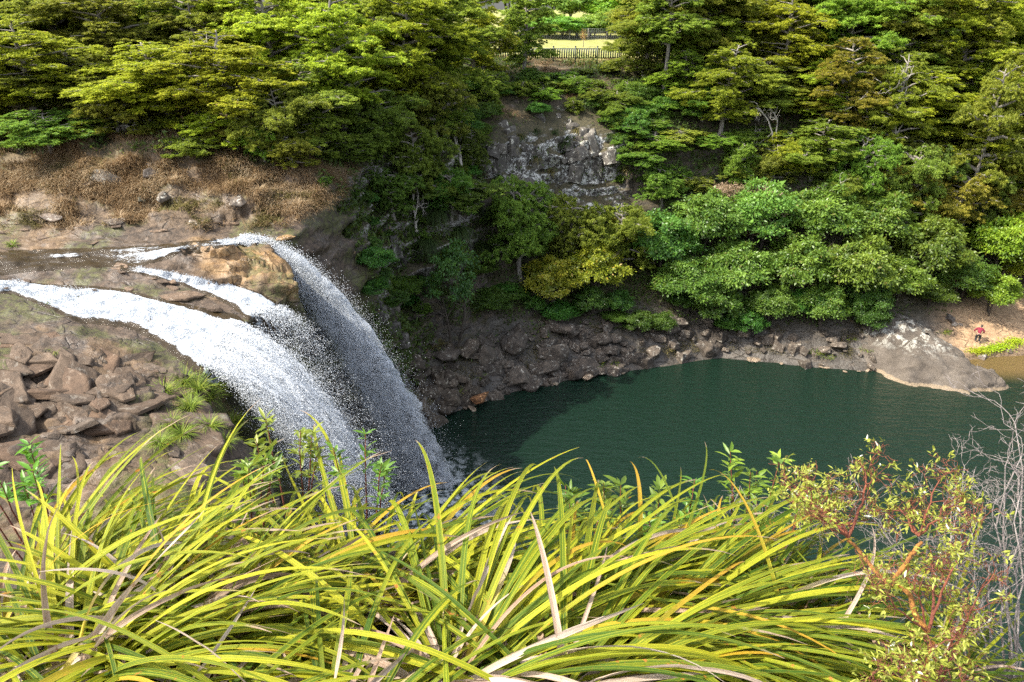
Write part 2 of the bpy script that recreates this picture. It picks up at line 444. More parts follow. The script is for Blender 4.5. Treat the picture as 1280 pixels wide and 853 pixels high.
def terrain_mat():
    t = NT('gorge_rock_and_earth')
    g = t.n('NewGeometry')
    P = g.outputs['Position']
    n1 = t.noise(P, .6, 8, .62)
    n2 = t.noise(P, 3.2, 8, .65)
    n3 = t.noise(t.mapv(P, (.8, .8, 3.5)), 1.1, 6, .6)
    vor = t.n('TexVoronoi', {'feature': 'DISTANCE_TO_EDGE'}, Scale=.8)
    t.set(vor.inputs['Vector'], t.mapv(t.n('VectorMath', {'operation': 'ADD'}, _0=P, _1=t.n('VectorMath', {'operation': 'SCALE'}, _0=t.n('TexNoise', Scale=.7, Detail=6, Roughness=.65).outputs['Color'], Scale=3.0).outputs[0]).outputs[0], (.55, 1.5, 2.0)))
    crack = t.math('MAXIMUM', t.step(vor.outputs['Distance'], .0, .05), t.step(t.noise(P, .9, 3), .42, .56))
    base = t.ramp(n1, [(.3, (.024, .020, .016)), (.5, (.060, .050, .039)), (.68, (.13, .11, .088))])
    base = t.mix(t.step(n2, .42, .7), base, (.075, .062, .05))
    base = t.mix(t.math('MULTIPLY', t.step(n3, .5, .62), .5), base, (.14, .10, .065))
    c1, c2, c3 = (t.n('SeparateColor', _0=t.attr(k, 0)) for k in ('cov', 'cov2', 'cov3'))
    # stream shelf: paler grey brown stone
    shelfc = t.ramp(n2, [(.30, (.024, .018, .014)), (.5, (.072, .049, .032)), (.72, (.145, .102, .068))])
    base = t.mix(t.math('MULTIPLY', c3.outputs[2], .85), base, shelfc)
    # ochre algae on the wet stone
    och = t.ramp(t.noise(P, 2.2, 8, .7), [(.3, (.06, .03, .013)), (.5, (.19, .11, .04)), (.7, (.34, .23, .12))])
    base = t.mix(t.math('MULTIPLY', c2.outputs[0], t.step(n1, .2, .5)), base, och)
    # pale lichen
    ln = t.math('ADD', t.math('MULTIPLY', t.noise(P, 3.4, 9, .76, .8), .7), t.math('MULTIPLY', n1, .3))
    lm = t.math('MULTIPLY', t.step(ln, .485, .53), c2.outputs[1])
    base = t.mix(t.math('MULTIPLY', c2.outputs[1], .6), base, t.ramp(n2, [(.35, (.026, .023, .021)), (.65, (.15, .138, .122))]))
    base = t.mix(lm, base, (.62, .61, .56))
    # forest litter on gentle ground under the trees
    nzv = t.n('SeparateXYZ', _0=g.outputs['Normal']).outputs[2]
    litter = t.ramp(t.noise(P, 4.0, 6, .7), [(.3, (.025, .024, .012)), (.55, (.065, .055, .026)), (.75, (.12, .09, .045))])
    lit = t.math('MULTIPLY', t.step(nzv, .45, .75), t.math('SUBTRACT', 1.0, c3.outputs[2]))
    lit = t.math('MULTIPLY', lit, t.step(t.n('SeparateXYZ', _0=P).outputs[2], 1.6, 4.0))
    base = t.mix(lit, base, litter)
    base = t.mix(t.math('MULTIPLY', c2.outputs[2], t.step(n2, .36, .56)), base, t.ramp(t.noise(P, 9, 4), [(.3, (.025, .035, .008)), (.7, (.10, .115, .02))]))
    # straw
    st = t.noise(t.mapv(P, (7, 1.4, 3), (0, 0, .5)), 2.0, 5, .7)
    straw = t.ramp(st, [(.28, (.10, .065, .034)), (.5, (.24, .16, .085)), (.75, (.36, .26, .15))])
    base = t.mix(t.math('MULTIPLY', c1.outputs[0], t.step(n1, .36, .5)), base, straw)
    sand = t.ramp(n2, [(.3, (.22, .13, .07)), (.7, (.45, .31, .18))])
    base = t.mix(c1.outputs[1], base, sand)
    fld = t.ramp(t.noise(P, .5, 5), [(.35, (.21, .23, .05)), (.65, (.32, .29, .09))])
    base = t.mix(c1.outputs[2], base, fld)
    base = t.mix(c3.outputs[1], base, t.ramp(n2, [(.3, (.03, .022, .013)), (.7, (.10, .075, .045))]))
    base = t.mix(t.math('MULTIPLY', c3.outputs[0], .6), base, (.035, .028, .02))
    base = t.mix(t.math('SUBTRACT', .5, t.math('MULTIPLY', crack, .5)), base, (.02, .016, .012))
    h = t.math('ADD', t.math('MULTIPLY', n2, .8), t.math('MULTIPLY', crack, .35))
    h = t.math('ADD', h, t.math('MULTIPLY', n1, .5))
    ro = t.math('SUBTRACT', .88, t.math('MULTIPLY', t.math('MAXIMUM', t.math('MAXIMUM', c3.outputs[0], t.math('MULTIPLY', c3.outputs[2], t.step(n1, .45, .6))), t.math('MULTIPLY', c2.outputs[0], .5)), .45))
    return t.done(t.bsdf(base, ro, t.bump(h, .16, .9)))
M_TERRAIN = terrain_mat()
terr = struct('terrain', mesh_of('terrain', TV, TF, M_TERRAIN, attrs={'cov': cov, 'cov2': cov2, 'cov3': cov3}, smooth=True))
BVH = BVHTree.FromPolygons(TV.tolist(), TF.tolist())

def ground(x, y, top=60.0):
    h = BVH.ray_cast(Vector((x, y, top)), Vector((0, 0, -1)))
    return (h[0].z, h[1]) if h[0] is not None else (0.0, Vector((0, 0, 1)))

def hit(px, py):
    d = Vector(ray(px, py)).normalized()
    h = BVH.ray_cast(Vector(EYE), d)
    return (np.array(h[0]), np.array(h[1])) if h[0] is not None else (None, None)

# ------------------------------------------------------------------ pool
def pool():
    xs = np.linspace(-16, 160, 300); ys = np.linspace(12, 100, 160)
    gx, gy = np.meshgrid(xs, ys, indexing='ij')
    V = np.stack([gx.ravel(), gy.ravel(), np.zeros(gx.size)], 1)
    i = np.arange(len(xs) - 1)[:, None] * len(ys) + np.arange(len(ys) - 1)[None, :]
    F = np.stack([i, i + len(ys), i + len(ys) + 1, i + 1], -1).reshape(-1, 4)
    xx, yy = V[:, 0], V[:, 1]
    sh = sstep(36, 42, xx) * sstep(55.5, 58.5, yy) * sstep(66, 60, xx)
    foam = sstep(7, 1.5, np.hypot((xx + 6), (yy - 38) * .7))
    t = NT('pool_water')
    P = t.n('NewGeometry').outputs['Position']
    w1 = t.noise(t.mapv(P, (.55, 1.9, 1), (0, 0, .15)), 1.0, 3, .6, .4)
    w2 = t.noise(t.mapv(P, (3.4, 8.0, 1), (0, 0, -.1)), 1.0, 3, .55, .3)
    w3 = t.noise(P, .07, 2)
    calmx = t.step(t.n('SeparateXYZ', _0=P).outputs[0], 0, 40)
    h = t.math('ADD', t.math('MULTIPLY', w1, .8), t.math('MULTIPLY', w2, .4))
    c = t.mix(t.attr('shallow'), (.0055, .0165, .0100), (.11, .075, .03))
    c = t.mix(t.math('MULTIPLY', t.attr('foam'), t.step(t.noise(P, 1.5, 8, .7), .45, .62)), c, (.55, .6, .62))
    p = t.bsdf(c, .10, t.bump(h, .17, 1.0), **{'IOR': 1.333})
    m = t.done(p)
    struct('pool_water', mesh_of('pool_water', V, F, m, attrs={'shallow': sh, 'foam': foam}, smooth=True))
pool()

# ------------------------------------------------------------------ earth bank the photographer stands on
def bank_z(x, y):
    e = y - (2.6 - .10 * np.abs(x) + .22 * vnoise(np.stack([x * .8, x * 0 + 3, x * 0], -1), 5))
    z = 28.12 - .20 * np.maximum(y - .5, 0) - .14 * np.maximum(x, 0) - .04 * np.maximum(-x, 0)
    z = z - 1.25 * np.maximum(e, 0) ** 1.35
    return z + .05 * fbm(np.stack([x * 2.1, y * 2.1, x * 0], -1), 8, 4)

def bank():
    xs = np.linspace(-8, 8, 260); ys = np.linspace(-6, 4.6, 170)
    gx, gy = np.meshgrid(xs, ys, indexing='ij')
    zz = bank_z(gx.ravel(), gy.ravel())
    V = np.stack([gx.ravel(), gy.ravel(), zz], 1)
    i = np.arange(len(xs) - 1)[:, None] * len(ys) + np.arange(len(ys) - 1)[None, :]
    F = np.stack([i, i + len(ys), i + len(ys) + 1, i + 1], -1).reshape(-1, 4)
    t = NT('bank_earth')
    P = t.n('NewGeometry').outputs['Position']
    n = t.noise(P, 9, 8, .7)
    c = t.ramp(n, [(.3, (.022, .016, .01)), (.55, (.07, .05, .03)), (.75, (.15, .11, .07))])
    struct('ground', mesh_of('ground', V, F, t.done(t.bsdf(c, .95, t.bump(n, .05))), smooth=True))
bank()
# ------------------------------------------------------------------ stream on the shelf and the falls
def stream_mat():
    t = NT('running_water')
    uv = t.n('UVMap', {'uv_map': 'UVMap'}).outputs[0]
    P = t.n('NewGeometry').outputs['Position']
    n = t.noise(t.mapv(uv, (7, 10, 1)), 1.0, 9, .72, 1.2)
    n2 = t.noise(P, 9, 6, .75, .5)
    f = t.math('ADD', t.math('MULTIPLY', n, .62), t.math('MULTIPLY', n2, .38))
    th = t.math('SUBTRACT', .80, t.math('MULTIPLY', t.attr('foam'), .52))
    k = t.n('MapRange', {'interpolation_type': 'SMOOTHSTEP'}, _0=f)
    t.set(k.inputs[1], t.math('SUBTRACT', th, .05)); t.set(k.inputs[2], t.math('ADD', th, .07))
    wat = t.bsdf((.04, .028, .014), .08, t.bump(f, .08), **{'IOR': 1.333})
    foam = t.bsdf(t.mix(t.step(n2, .35, .6), (.20, .24, .29), (.50, .53, .56)), .5, t.bump(n2, .07))
    ms = t.n('MixShader', _0=k.outputs[0]); t.set(ms.inputs[1], wat); t.set(ms.inputs[2], foam)
    return t.done(ms.outputs[0])
M_STREAM = stream_mat()
def drop_mat():
    t = NT('white_water')
    c = t.mix(t.attr('rnd'), (.62, .67, .73), (.90, .92, .94))
    p = t.bsdf(c, .35)
    tr = t.n('BsdfTranslucent', Color=(.8, .85, .9, 1))
    ms = t.n('MixShader', _0=.35); t.set(ms.inputs[1], p); t.set(ms.inputs[2], tr.outputs[0])
    return t.done(ms.outputs[0])
M_DROP = drop_mat()

def poly_at(pts, t):
    pts = np.asarray(pts, float)
    d = np.concatenate([[0], np.cumsum(np.linalg.norm(np.diff(pts, axis=0), axis=1))]); d /= d[-1]
    return np.stack([np.interp(t, d, pts[:, 0]), np.interp(t, d, pts[:, 1])], -1)

def stream(name, upper, lower, foam, n=150, m=34, lift=.07):
    t = np.linspace(0, 1, n)
    U, L = poly_at(upper, t), poly_at(lower, t)
    V, uv, fo, ok = [], [], [], []
    last = None
    for i in range(n):
        row = []
        for j in range(m):
            s = j / (m - 1)
            s2 = -.16 + 1.32 * s
            p = U[i] * (1 - s2) + L[i] * s2
            h, _ = hit(*p)
            row.append(h)
        V.append(row)
    V = np.array(V)
    V = smooth_axis(V, 5, 0)
    s = np.linspace(0, 1, m)
    side = np.sin(PI * s)[None, :]
    fl = np.array([np.interp(t, np.linspace(0, 1, len(foam)), foam)]).T
    ds = np.cumsum(np.concatenate([[0], np.linalg.norm(np.diff(V[:, m // 2], axis=0), axis=1)]))
    h = (lift * .7 + .06 * fl * sstep(.2, .7, side)) * np.minimum(1, side * 2.5) - .05 * (side < .02)
    rough = fbm(V * np.array([2.2, 3.2, 2.0]), 55, 4)
    V[..., 2] += h + .10 * fl * rough * side
    wd = np.linalg.norm(V[:, -1] - V[:, 0], axis=1)[:, None] * s[None, :]
    uvs = np.stack([ds[:, None] * .16 + 0 * wd, wd * .3], -1)
    fa = fl * sstep(.16, .62, side + .14 * fbm(V * 1.1, 57, 3)) + 0 * wd
    i = np.arange(n - 1)[:, None] * m + np.arange(m - 1)[None, :]
    F = np.stack([i, i + m, i + m + 1, i + 1], -1).reshape(-1, 4)
    Vf = V.reshape(-1, 3)
    nzv = np.cross(Vf[F[:, 1]] - Vf[F[:, 0]], Vf[F[:, 3]] - Vf[F[:, 0]])
    if nzv[:, 2].mean() < 0: F = F[:, ::-1]
    struct(name, mesh_of(name, Vf, F, M_STREAM, attrs={'foam': fa.ravel()}, uv=uvs.reshape(-1, 2), smooth=True))
    return V

def spindles(P, D, L, W, rnd):
    """three-sided spindles: little drops stretched along D"""
    D = unit(D)
    A = unit(np.cross(D, RNG.normal(size=D.shape))); B = np.cross(D, A)
    L = L[:, None]; W = W[:, None]
    vs = [P - D * L * .5, P + D * L * .5]
    for k in range(3):
        a = 2 * PI * k / 3
        vs.append(P + (A * math.cos(a) + B * math.sin(a)) * W * .5)
    V = np.stack(vs, 1).reshape(-1, 3)
    b = np.arange(len(P))[:, None] * 5
    F = np.concatenate([b + np.array([[0, 3, 2]]), b + np.array([[0, 4, 3]]), b + np.array([[0, 2, 4]]),
                        b + np.array([[1, 2, 3]]), b + np.array([[1, 3, 4]]), b + np.array([[1, 4, 2]])])
    return V, F, np.repeat(rnd, 5)

GRAV = np.array([0, 0, -9.81])
def fall(lip, vel, vj, tmax, strands, per, size, lateral, tpow=1.0, burst=.06):
    """white water thrown from a lip: drops along many ballistic strands"""
    lip = np.asarray(lip, float)
    s = RNG.random(strands)
    # the water runs in a few thick cords
    s = np.clip(s + .05 * np.sin(s * 25 + 1) + .022 * np.sin(s * 61) + .008 * np.sin(s * 190), 0, 1)
    d = np.linspace(0, 1, len(lip))
    p0 = np.stack([np.interp(s, d, lip[:, k]) for k in range(3)], 1)
    v0 = np.asarray(vel) + RNG.normal(size=(strands, 3)) * np.asarray(vj)
    # cords leave faster in the middle
    v0 = v0 * (1 + .12 * np.sin(s * PI) - .06)[:, None]
    k = np.repeat(np.arange(strands), per)
    t = RNG.random(len(k)) ** tpow * tmax
    # surges: clumps along each strand
    ph = RNG.random(strands)[k] * 6.28
    t = np.clip(t + .05 * np.sin(t * 21 + ph), 0, tmax)
    tt = t[:, None]
    P = p0[k] + v0[k] * tt + .5 * GRAV * tt ** 2
    sg = (.03 + burst * tt * (1 + tt))
    P = P + RNG.normal(size=P.shape) * sg * np.asarray(lateral)
    V = v0[k] + GRAV * tt + RNG.normal(size=P.shape) * .8
    L = size * (1.0 + 1.6 * np.exp(-t * 2.2)) * RNG.lognormal(0, .35, len(k))
    W = size * .62 * RNG.lognormal(0, .3, len(k))
    keep = P[:, 2] > .02
    return P[keep], V[keep], L[keep], W[keep]

def drops_mesh(name, parts):
    P, D, L, W = (np.concatenate(a) for a in zip(*parts))
    V, F, r = spindles(P, D, L, W, RNG.random(len(P)) ** .7)
    return mesh_of(name, V, F, M_DROP, attrs={'rnd': r})

def surface_drops(V, count, size, lo=0.0, hi=1.0, lift=.1, edge=.66):
    """spray skipping over a stretch of the stream surface"""
    n, m = V.shape[:2]
    a = (lo + (hi - lo) * RNG.random(count)) * (n - 2)
    b = (.5 + (RNG.random(count) - .5) * edge) * (m - 2)
    i, j = a.astype(int), b.astype(int)
    fa, fb = (a - i)[:, None], (b - j)[:, None]
    P = V[i, j] * (1 - fa) * (1 - fb) + V[i + 1, j] * fa * (1 - fb) + V[i, j + 1] * (1 - fa) * fb + V[i + 1, j + 1] * fa * fb
    D = V[np.minimum(i + 3, n - 1), j] - V[i, j] + RNG.normal(size=P.shape) * .12
    m_ = fbm(P * np.array([1.5, 2.2, 1.5]), 77, 3)
    P[:, 2] += np.abs(RNG.normal(size=count)) * lift * (.6 + .6 * m_)
    keep = m_ > -.75 + .3 * RNG.random(count)
    L = size * RNG.lognormal(.3, .4, count); W = size * .6 * RNG.lognormal(0, .3, count)
    return P[keep], D[keep], L[keep], W[keep]

# broad near stream
UP1 = [(-40, 345), (0, 351), (60, 358), (110, 362), (150, 366), (200, 378), (250, 391), (290, 401), (318, 425)]
LO1 = [(-40, 366), (16, 366), (70, 386), (100, 399), (160, 405), (200, 423), (235, 448), (258, 470), (270, 486)]
V1 = stream('stream_water', UP1, LO1, [.6, .75, .85, .9, .93, .96, 1.0, 1.0], 220, 44)
# middle rill
UP2 = [(150, 331), (175, 335), (215, 342), (250, 349), (290, 357), (320, 367), (345, 380), (366, 396)]
LO2 = [(150, 338), (178, 343), (215, 352), (245, 361), (275, 373), (295, 384), (310, 396), (322, 408)]
V2 = stream('stream_water', UP2, LO2, [.35, .8, .75, .8, .9, .95, 1.0], 150, 24, .05)
# far channel that feeds the high plume
UP3 = [(-40, 318), (60, 314), (130, 312), (190, 309), (240, 303), (290, 299), (328, 297)]
LO3 = [(-40, 345), (60, 336), (130, 332), (180, 330), (225, 318), (280, 308), (322, 306)]
V3 = stream('stream_water', UP3, LO3, [.12, .30, .25, .36, .55, .3, .55, .95], 200, 30, .04)
# white riffle in the far channel
RIF = [([(160, 323), (190, 316), (215, 312), (236, 308)], [(163, 330), (195, 325), (220, 318), (238, 312)], .8),
       ([(55, 320), (80, 319), (110, 318)], [(55, 325), (80, 324), (112, 323)], .7),
       ([(255, 303), (280, 301), (302, 299)], [(255, 306), (280, 305), (305, 304)], .7)]

for up, lo, fo in RIF: stream('stream_water', up, lo, [fo * .6, fo, fo, fo * .6], 60, 14, .10)
def sheet_mat():
    t = NT('falling_sheet')
    uv = t.n('UVMap', {'uv_map': 'UVMap'}).outputs[0]
    v = t.n('SeparateXYZ', _0=uv).outputs[1]
    P = t.n('NewGeometry').outputs['Position']
    off = t.n('CombineXYZ', _2=t.math('MULTIPLY', t.attr('layer'), 17.0)).outputs[0]
    vec = t.n('VectorMath', {'operation': 'ADD'}, _0=t.mapv(uv, (1.0, .16, 1)), _1=off).outputs[0]
    st = t.noise(vec, 5.5, 7, .70, .35)
    gr = t.noise(P, 11.0, 6, .75)
    f = t.math('ADD', t.math('MULTIPLY', st, .58), t.math('MULTIPLY', gr, .42))
    th = t.attr('thin')
    k = t.n('MapRange', {'interpolation_type': 'SMOOTHSTEP'}, _0=f)
    t.set(k.inputs[1], t.math('SUBTRACT', th, .03)); t.set(k.inputs[2], t.math('ADD', th, .05))
    c = t.mix(t.step(gr, .35, .65), (.62, .67, .73), (.90, .92, .94))
    p = t.bsdf(c, .4, t.bump(f, .08))
    tr = t.n('BsdfTranslucent', Color=(.85, .88, .92, 1))
    m1 = t.n('MixShader', _0=.5); t.set(m1.inputs[1], p); t.set(m1.inputs[2], tr.outputs[0])
    ms = t.n('MixShader', _0=k.outputs[0]); t.set(ms.inputs[1], t.n('BsdfTransparent').outputs[0]); t.set(ms.inputs[2], m1.outputs[0])
    return t.done(ms.outputs[0])
M_SHEET = sheet_mat()

def sheets(lip, vel, vspan, tmax, layers, thin, wob=.10, ns=46, nt=70):
    """body of the falling water: several torn sheets that follow the throw of the water, one behind the other"""
    lip = np.asarray(lip, float); d = np.linspace(0, 1, len(lip))
    VV, FF, UU, LA, TH, n0 = [], [], [], [], [], 0
    wid = np.linalg.norm(lip[-1] - lip[0])
    for q in range(layers):
        o = (q + .5) / layers * 2 - 1
        s = np.linspace(.01, .99, ns); t = np.linspace(0, 1, nt) ** 1.15 * tmax
        p0 = np.stack([np.interp(s, d, lip[:, k]) for k in range(3)], 1)
        vv = np.asarray(vel) + np.asarray(vspan) * o
        v0 = vv[None] * (1 + .10 * np.sin(s * PI) + .05 * np.sin(s * 17 + q))[:, None]
        P = p0[:, None] + v0[:, None] * t[None, :, None] + .5 * GRAV * (t ** 2)[None, :, None]
        w = wob * (.15 + t[None, :])
        P = P + w[..., None] * np.stack([fbm(P * 1.3, 400 + q, 3), fbm(P * 1.3, 420 + q, 3), fbm(P * 1.3, 440 + q, 3)], -1)
        P[..., 2] += .05 * (1 - o) * np.exp(-t * 4)[None]
        L = np.concatenate([[0], np.cumsum(np.linalg.norm(np.diff(P[ns // 2], axis=0), axis=1))])
        U = np.stack([s[:, None] * wid + 0 * L[None], L[None] + 0 * s[:, None]], -1)
        th = thin[0] + (thin[1] - thin[0]) * (t / tmax)[None] ** .8 + .10 * (np.abs(s - .5) * 2)[:, None] ** 3 + .05 * abs(o)
        i = np.arange(ns - 1)[:, None] * nt + np.arange(nt - 1)[None, :]
        F = np.stack([i, i + nt, i + nt + 1, i + 1], -1).reshape(-1, 4)
        P[..., 2] = np.maximum(P[..., 2], -.2)
        VV.append(P.reshape(-1, 3)); FF.append(F + n0); UU.append(U.reshape(-1, 2)); LA.append(np.full(ns * nt, q + .3)); TH.append((th + 0 * P[..., 0]).ravel()); n0 += ns * nt
    return mesh_of('water_sheet', np.concatenate(VV), np.concatenate(FF), M_SHEET, attrs={'layer': np.concatenate(LA), 'thin': np.concatenate(TH)}, uv=np.concatenate(UU), smooth=True)

def waterfall(name, label, body, parts):
    loc = parts[0][0].mean(0)
    t = thing(name, label, 'waterfall', tuple(loc))
    inv = Matrix.Translation(-Vector(loc))
    o = link('water_sheet', body, t); o.matrix_parent_inverse = inv
    o = stuff('falling_drops', drops_mesh('falling_drops', parts), t); o.matrix_parent_inverse = inv
    return t

lip1 = np.array([V1[-22, j] + [0, 0, .10] for j in (6, 12, 18, 25, 31, 37)])
lip2 = np.array([V2[-14, j] + [0, 0, .08] for j in (4, 9, 14, 19)])
lip3 = np.array([V3[-14, j] + [0, 0, .10] for j in (5, 11, 18, 24)])
waterfall('waterfall', 'broad white near cascade fanning off the rock shelf above the grass',
    sheets(lip1, (5.2, -.9, -.75), (.55, -.15, .5), 1.4, 7, (.36, .54)), [
    surface_drops(V1, 9000, .040, 0.12, 1.0, .10),
    fall(lip1, (5.2, -.9, -.75), (.42, .26, .35), 1.3, 1500, 72, .040, (1.0, 1.1, 1.2)),
    fall(lip1, (5.8, -.9, -.4), (.7, .55, .6), 1.3, 500, 30, .038, (1.8, 1.8, 1.8)),
    fall(lip1[3:], (4.5, -1.2, -1.0), (.5, .40, .4), 1.3, 500, 30, .038, (1.2, 1.2, 1.2)),
])
waterfall('waterfall', 'thin middle cascade between the broad one and the tall plume',
    sheets(lip2, (3.5, -.2, -.3), (.5, .1, .3), 1.05, 2, (.60, .72), .12), [
    surface_drops(V2, 3000, .036, 0.1, 1.0, .07),
    fall(lip2, (3.5, -.2, -.3), (.5, .30, .3), 1.05, 110, 40, .036, (1.0, 1.0, 1.0), 1.3),
    fall(lip2[1:], (1.3, -.1, -.5), (.3, .12, .2), 1.0, 18, 200, .032, (.35, .35, .5)),
    fall(lip2[:3], (2.4, .2, -.2), (.7, .5, .4), 1.3, 160, 40, .034, (1.6, 1.6, 1.6)),
])
waterfall('waterfall', 'tall arching white plume dropping from the far end of the lip into the pool',
    sheets(lip3, (4.9, .1, -.1), (.6, .05, .4), 1.9, 12, (.31, .475), .16, 46, 90), [
    surface_drops(V3, 3000, .038, 0.88, 1.0, .08),
    fall(lip3, (4.9, .1, -.1), (.38, .14, .30), 1.9, 1800, 110, .040, (1.0, 1.0, 1.3)),
    fall(lip3, (5.4, .1, .15), (.5, .28, .45), 1.95, 700, 46, .038, (1.5, 1.5, 2.0)),
    fall(lip3[1:], (4.2, -.2, -.3), (.55, .35, .4), 1.9, 500, 36, .038, (1.4, 1.4, 1.4)),
])
# ------------------------------------------------------------------ rocks
def rock_mat(name, a, b, c, lichen=.0, scale=2.0):
    t = NT(name)
    tc = t.n('TexCoord').outputs['Object']
    oi = t.n('ObjectInfo')
    off = t.n('VectorMath', {'operation': 'ADD'}, _0=tc, _1=t.n('VectorMath', {'operation': 'SCALE'}, _0=oi.outputs['Location'], Scale=.37).outputs[0]).outputs[0]
    n = t.noise(off, scale, 8, .68)
    n2 = t.noise(off, scale * 3.2, 7, .7)
    col = t.ramp(n, [(.3, a), (.5, b), (.72, c)])
    col = t.mix(t.math('MULTIPLY', t.step(n2, .5, .72), .5), col, a)
    if lichen:
        ln = t.noise(off, scale * 1.7, 9, .74, .5)
        col = t.mix(t.math('MULTIPLY', t.step(ln, .56, .61), lichen), col, (.50, .49, .44))
    col = t.mix(1.0, col, oi.outputs['Color'], 'MULTIPLY')
    return t.done(t.bsdf(col, .85, t.bump(t.math('ADD', n2, n), .07, .9)))
M_ROCK = rock_mat('dark_bank_rock', (.035, .029, .024), (.085, .07, .056), (.165, .135, .105), .7)
M_SLAB = rock_mat('shelf_rock', (.045, .032, .021), (.115, .082, .055), (.20, .15, .108), .25)

def rock_mesh(name, mat, seed, flat=.6, cuts=11, sub=3):
    r = np.random.default_rng(seed)
    bm = bmesh.new()
    bmesh.ops.create_icosphere(bm, subdivisions=sub + 1, radius=1.0)
    V = np.array([v.co[:] for v in bm.verts]); F = np.array([[v.index for v in f.verts] for f in bm.faces])
    bm.free()
    V = V * np.array([1, .75, flat])
    for _ in range(cuts):
        n = r.normal(size=3); n[2] *= 1.1; n /= np.linalg.norm(n)
        lim = np.abs(V @ n).max() * r.uniform(.55, .82)
        d = V @ n - lim
        V = V - np.maximum(d, 0)[:, None] * n * .97
    V = V * (1 + .05 * fbm(V * 3 + seed, seed, 4)[:, None])
    V = V / np.abs(V[:, :2]).max()
    return mesh_of(name, V, F, mat, smooth=False)
def prism_rock(name, mat, seed, thick=.5, n=6, bevel=.06, rough=.035):
    # a block with a broken polygon outline, near upright sides and an uneven top
    r = np.random.default_rng(seed)
    a = np.sort((np.arange(n) + r.uniform(-.32, .32, n)) / n) * 2 * PI
    q = r.uniform(.72, 1.0, n)
    c = np.stack([np.cos(a) * q, np.sin(a) * q * r.uniform(.6, .85)], 1)
    m = 72
    t = np.arange(m) / m * n
    i = np.floor(t).astype(int); f = (t - i)[:, None]
    o = c[i % n] * (1 - f) + c[(i + 1) % n] * f
    tilt = r.normal(size=2) * .10
    rings = []
    for s, z in [(1.04, -thick), (1.03, -thick * .45), (1.02, -thick * .40), (1.0, -bevel * 1.2), (1 - bevel, 0), (.86, .01), (.66, .015), (.42, .02), (.2, .02), (.02, .02)]:
        p = np.concatenate([o * s, np.full((m, 1), z)], 1)
        if z > -thick * .3: p[:, 2] += o @ tilt * s
        rings.append(p)
    V = np.concatenate(rings)
    d = np.stack([fbm(V * 2.2 + seed, seed + k, 4) for k in range(3)], 1)
    V = V + d * rough * np.array([1, 1, 1.1])
    V[:, 2] += .05 * np.round(1.6 * vnoise(V * np.array([1.3, 2.2, .3]) + seed, seed + 9)) * (V[:, 2] > -bevel * 2)
    k = len(rings)
    i = np.arange(k - 1)[:, None] * m; j = np.arange(m)[None, :]
    F = np.stack([i + j, i + (j + 1) % m, i + m + (j + 1) % m, i + m + j], -1).reshape(-1, 4)
    return mesh_of(name, V, F, mat, smooth=False)
ROCKS = [rock_mesh('rock', M_ROCK, 100 + k, (.5, .65, .8, .55, .7, .45, .6)[k]) for k in range(7)]
SLABS = [prism_rock('rock', M_SLAB, 200 + k, (.30, .36, .26, .42, .34, .3, .5)[k], (5, 6, 5, 7, 6, 4, 5)[k]) for k in range(7)]
BLOCKS = [prism_rock('rock', M_ROCK, 230 + k, (.7, .55, .9, .6, .8, .5, .75)[k], (4, 5, 6, 5, 4, 6, 5)[k]) for k in range(7)]

def rock(me, p, s, label, group=None, tint=(1, 1, 1), sink=.2, tilt=.2, rz=None, sq=None, nrm=None):
    o = link('rock', me)
    o.location = (p[0], p[1], p[2] - sink * s * .3)
    rz = RNG.random() * 6.28 if rz is None else rz
    e = Matrix.Rotation(rz, 4, 'Z') @ Matrix.Rotation(RNG.normal() * tilt, 4, 'X') @ Matrix.Rotation(RNG.normal() * tilt, 4, 'Y')
    if nrm is not None:
        q = Vector((0, 0, 1)).rotation_difference(Vector(nrm)).to_matrix().to_4x4()
        e = q @ e
    o.rotation_euler = e.to_euler()
    sq = sq or (1, RNG.uniform(.8, 1.15), RNG.uniform(.75, 1.2))
    o.scale = (s * sq[0], s * sq[1], s * sq[2])
    k = RNG.uniform(.7, 1.3)
    o.color = (tint[0] * k, tint[1] * k, tint[2] * k, 1)
    return tag(o, label, 'rock', group)

SHX = [520, 555, 600, 640, 700, 760, 830, 900, 960, 1010, 1050, 1090]
SHY = [535, 520, 510, 490, 478, 465, 452, 447, 453, 460, 465, 467]
BANK = [(515, 600, 'angular dark block on the bank beside the foot of the falls', 'bank blocks by the falls foot', 5, 95, 60, (.32, .85), (1, .92, .8)),
        (600, 700, 'dark grey brown block heaped on the bank under the small umbrella shaped tree', 'bank blocks under the umbrella tree', 4, 84, 66, (.35, .95), (1, .97, .92)),
        (700, 790, 'grey block piled on the bank below the yellowing shrub', 'bank blocks below the yellowing shrub', 4, 72, 54, (.35, .95), (1.05, 1, .95)),
        (790, 900, 'grey block with lichen flecks on the bank under the drooping green trees', 'bank blocks under the drooping trees', 5, 58, 40, (.35, .85), (1.05, 1.0, .95)),
        (900, 1090, 'small grey stone on the low bank between the trees and the big outcrop', 'low bank stones by the outcrop', 4, 46, 34, (.25, .65), (1.15, 1.08, 1.0))]
for x0, x1, lab, grp, o0, o1, n, sr, tint in BANK:
    for k in range(n):
        px = RNG.uniform(x0, x1)
        py = np.interp(px, SHX, SHY) - o0 - (o1 - o0) * RNG.random() ** 1.1
        h, nn = hit(px, py)
        if h is None or h[1] > 72 or h[2] < .1: continue
        rock((BLOCKS if k % 5 else ROCKS)[k % 7], h + np.array([0, -.1, .22]), (sr[0] + (sr[1] * 1.55 - sr[0]) * RNG.random() ** 1.6), lab, grp, tuple(.78 * c for c in tint), .1, .22).name = 'bank_block'
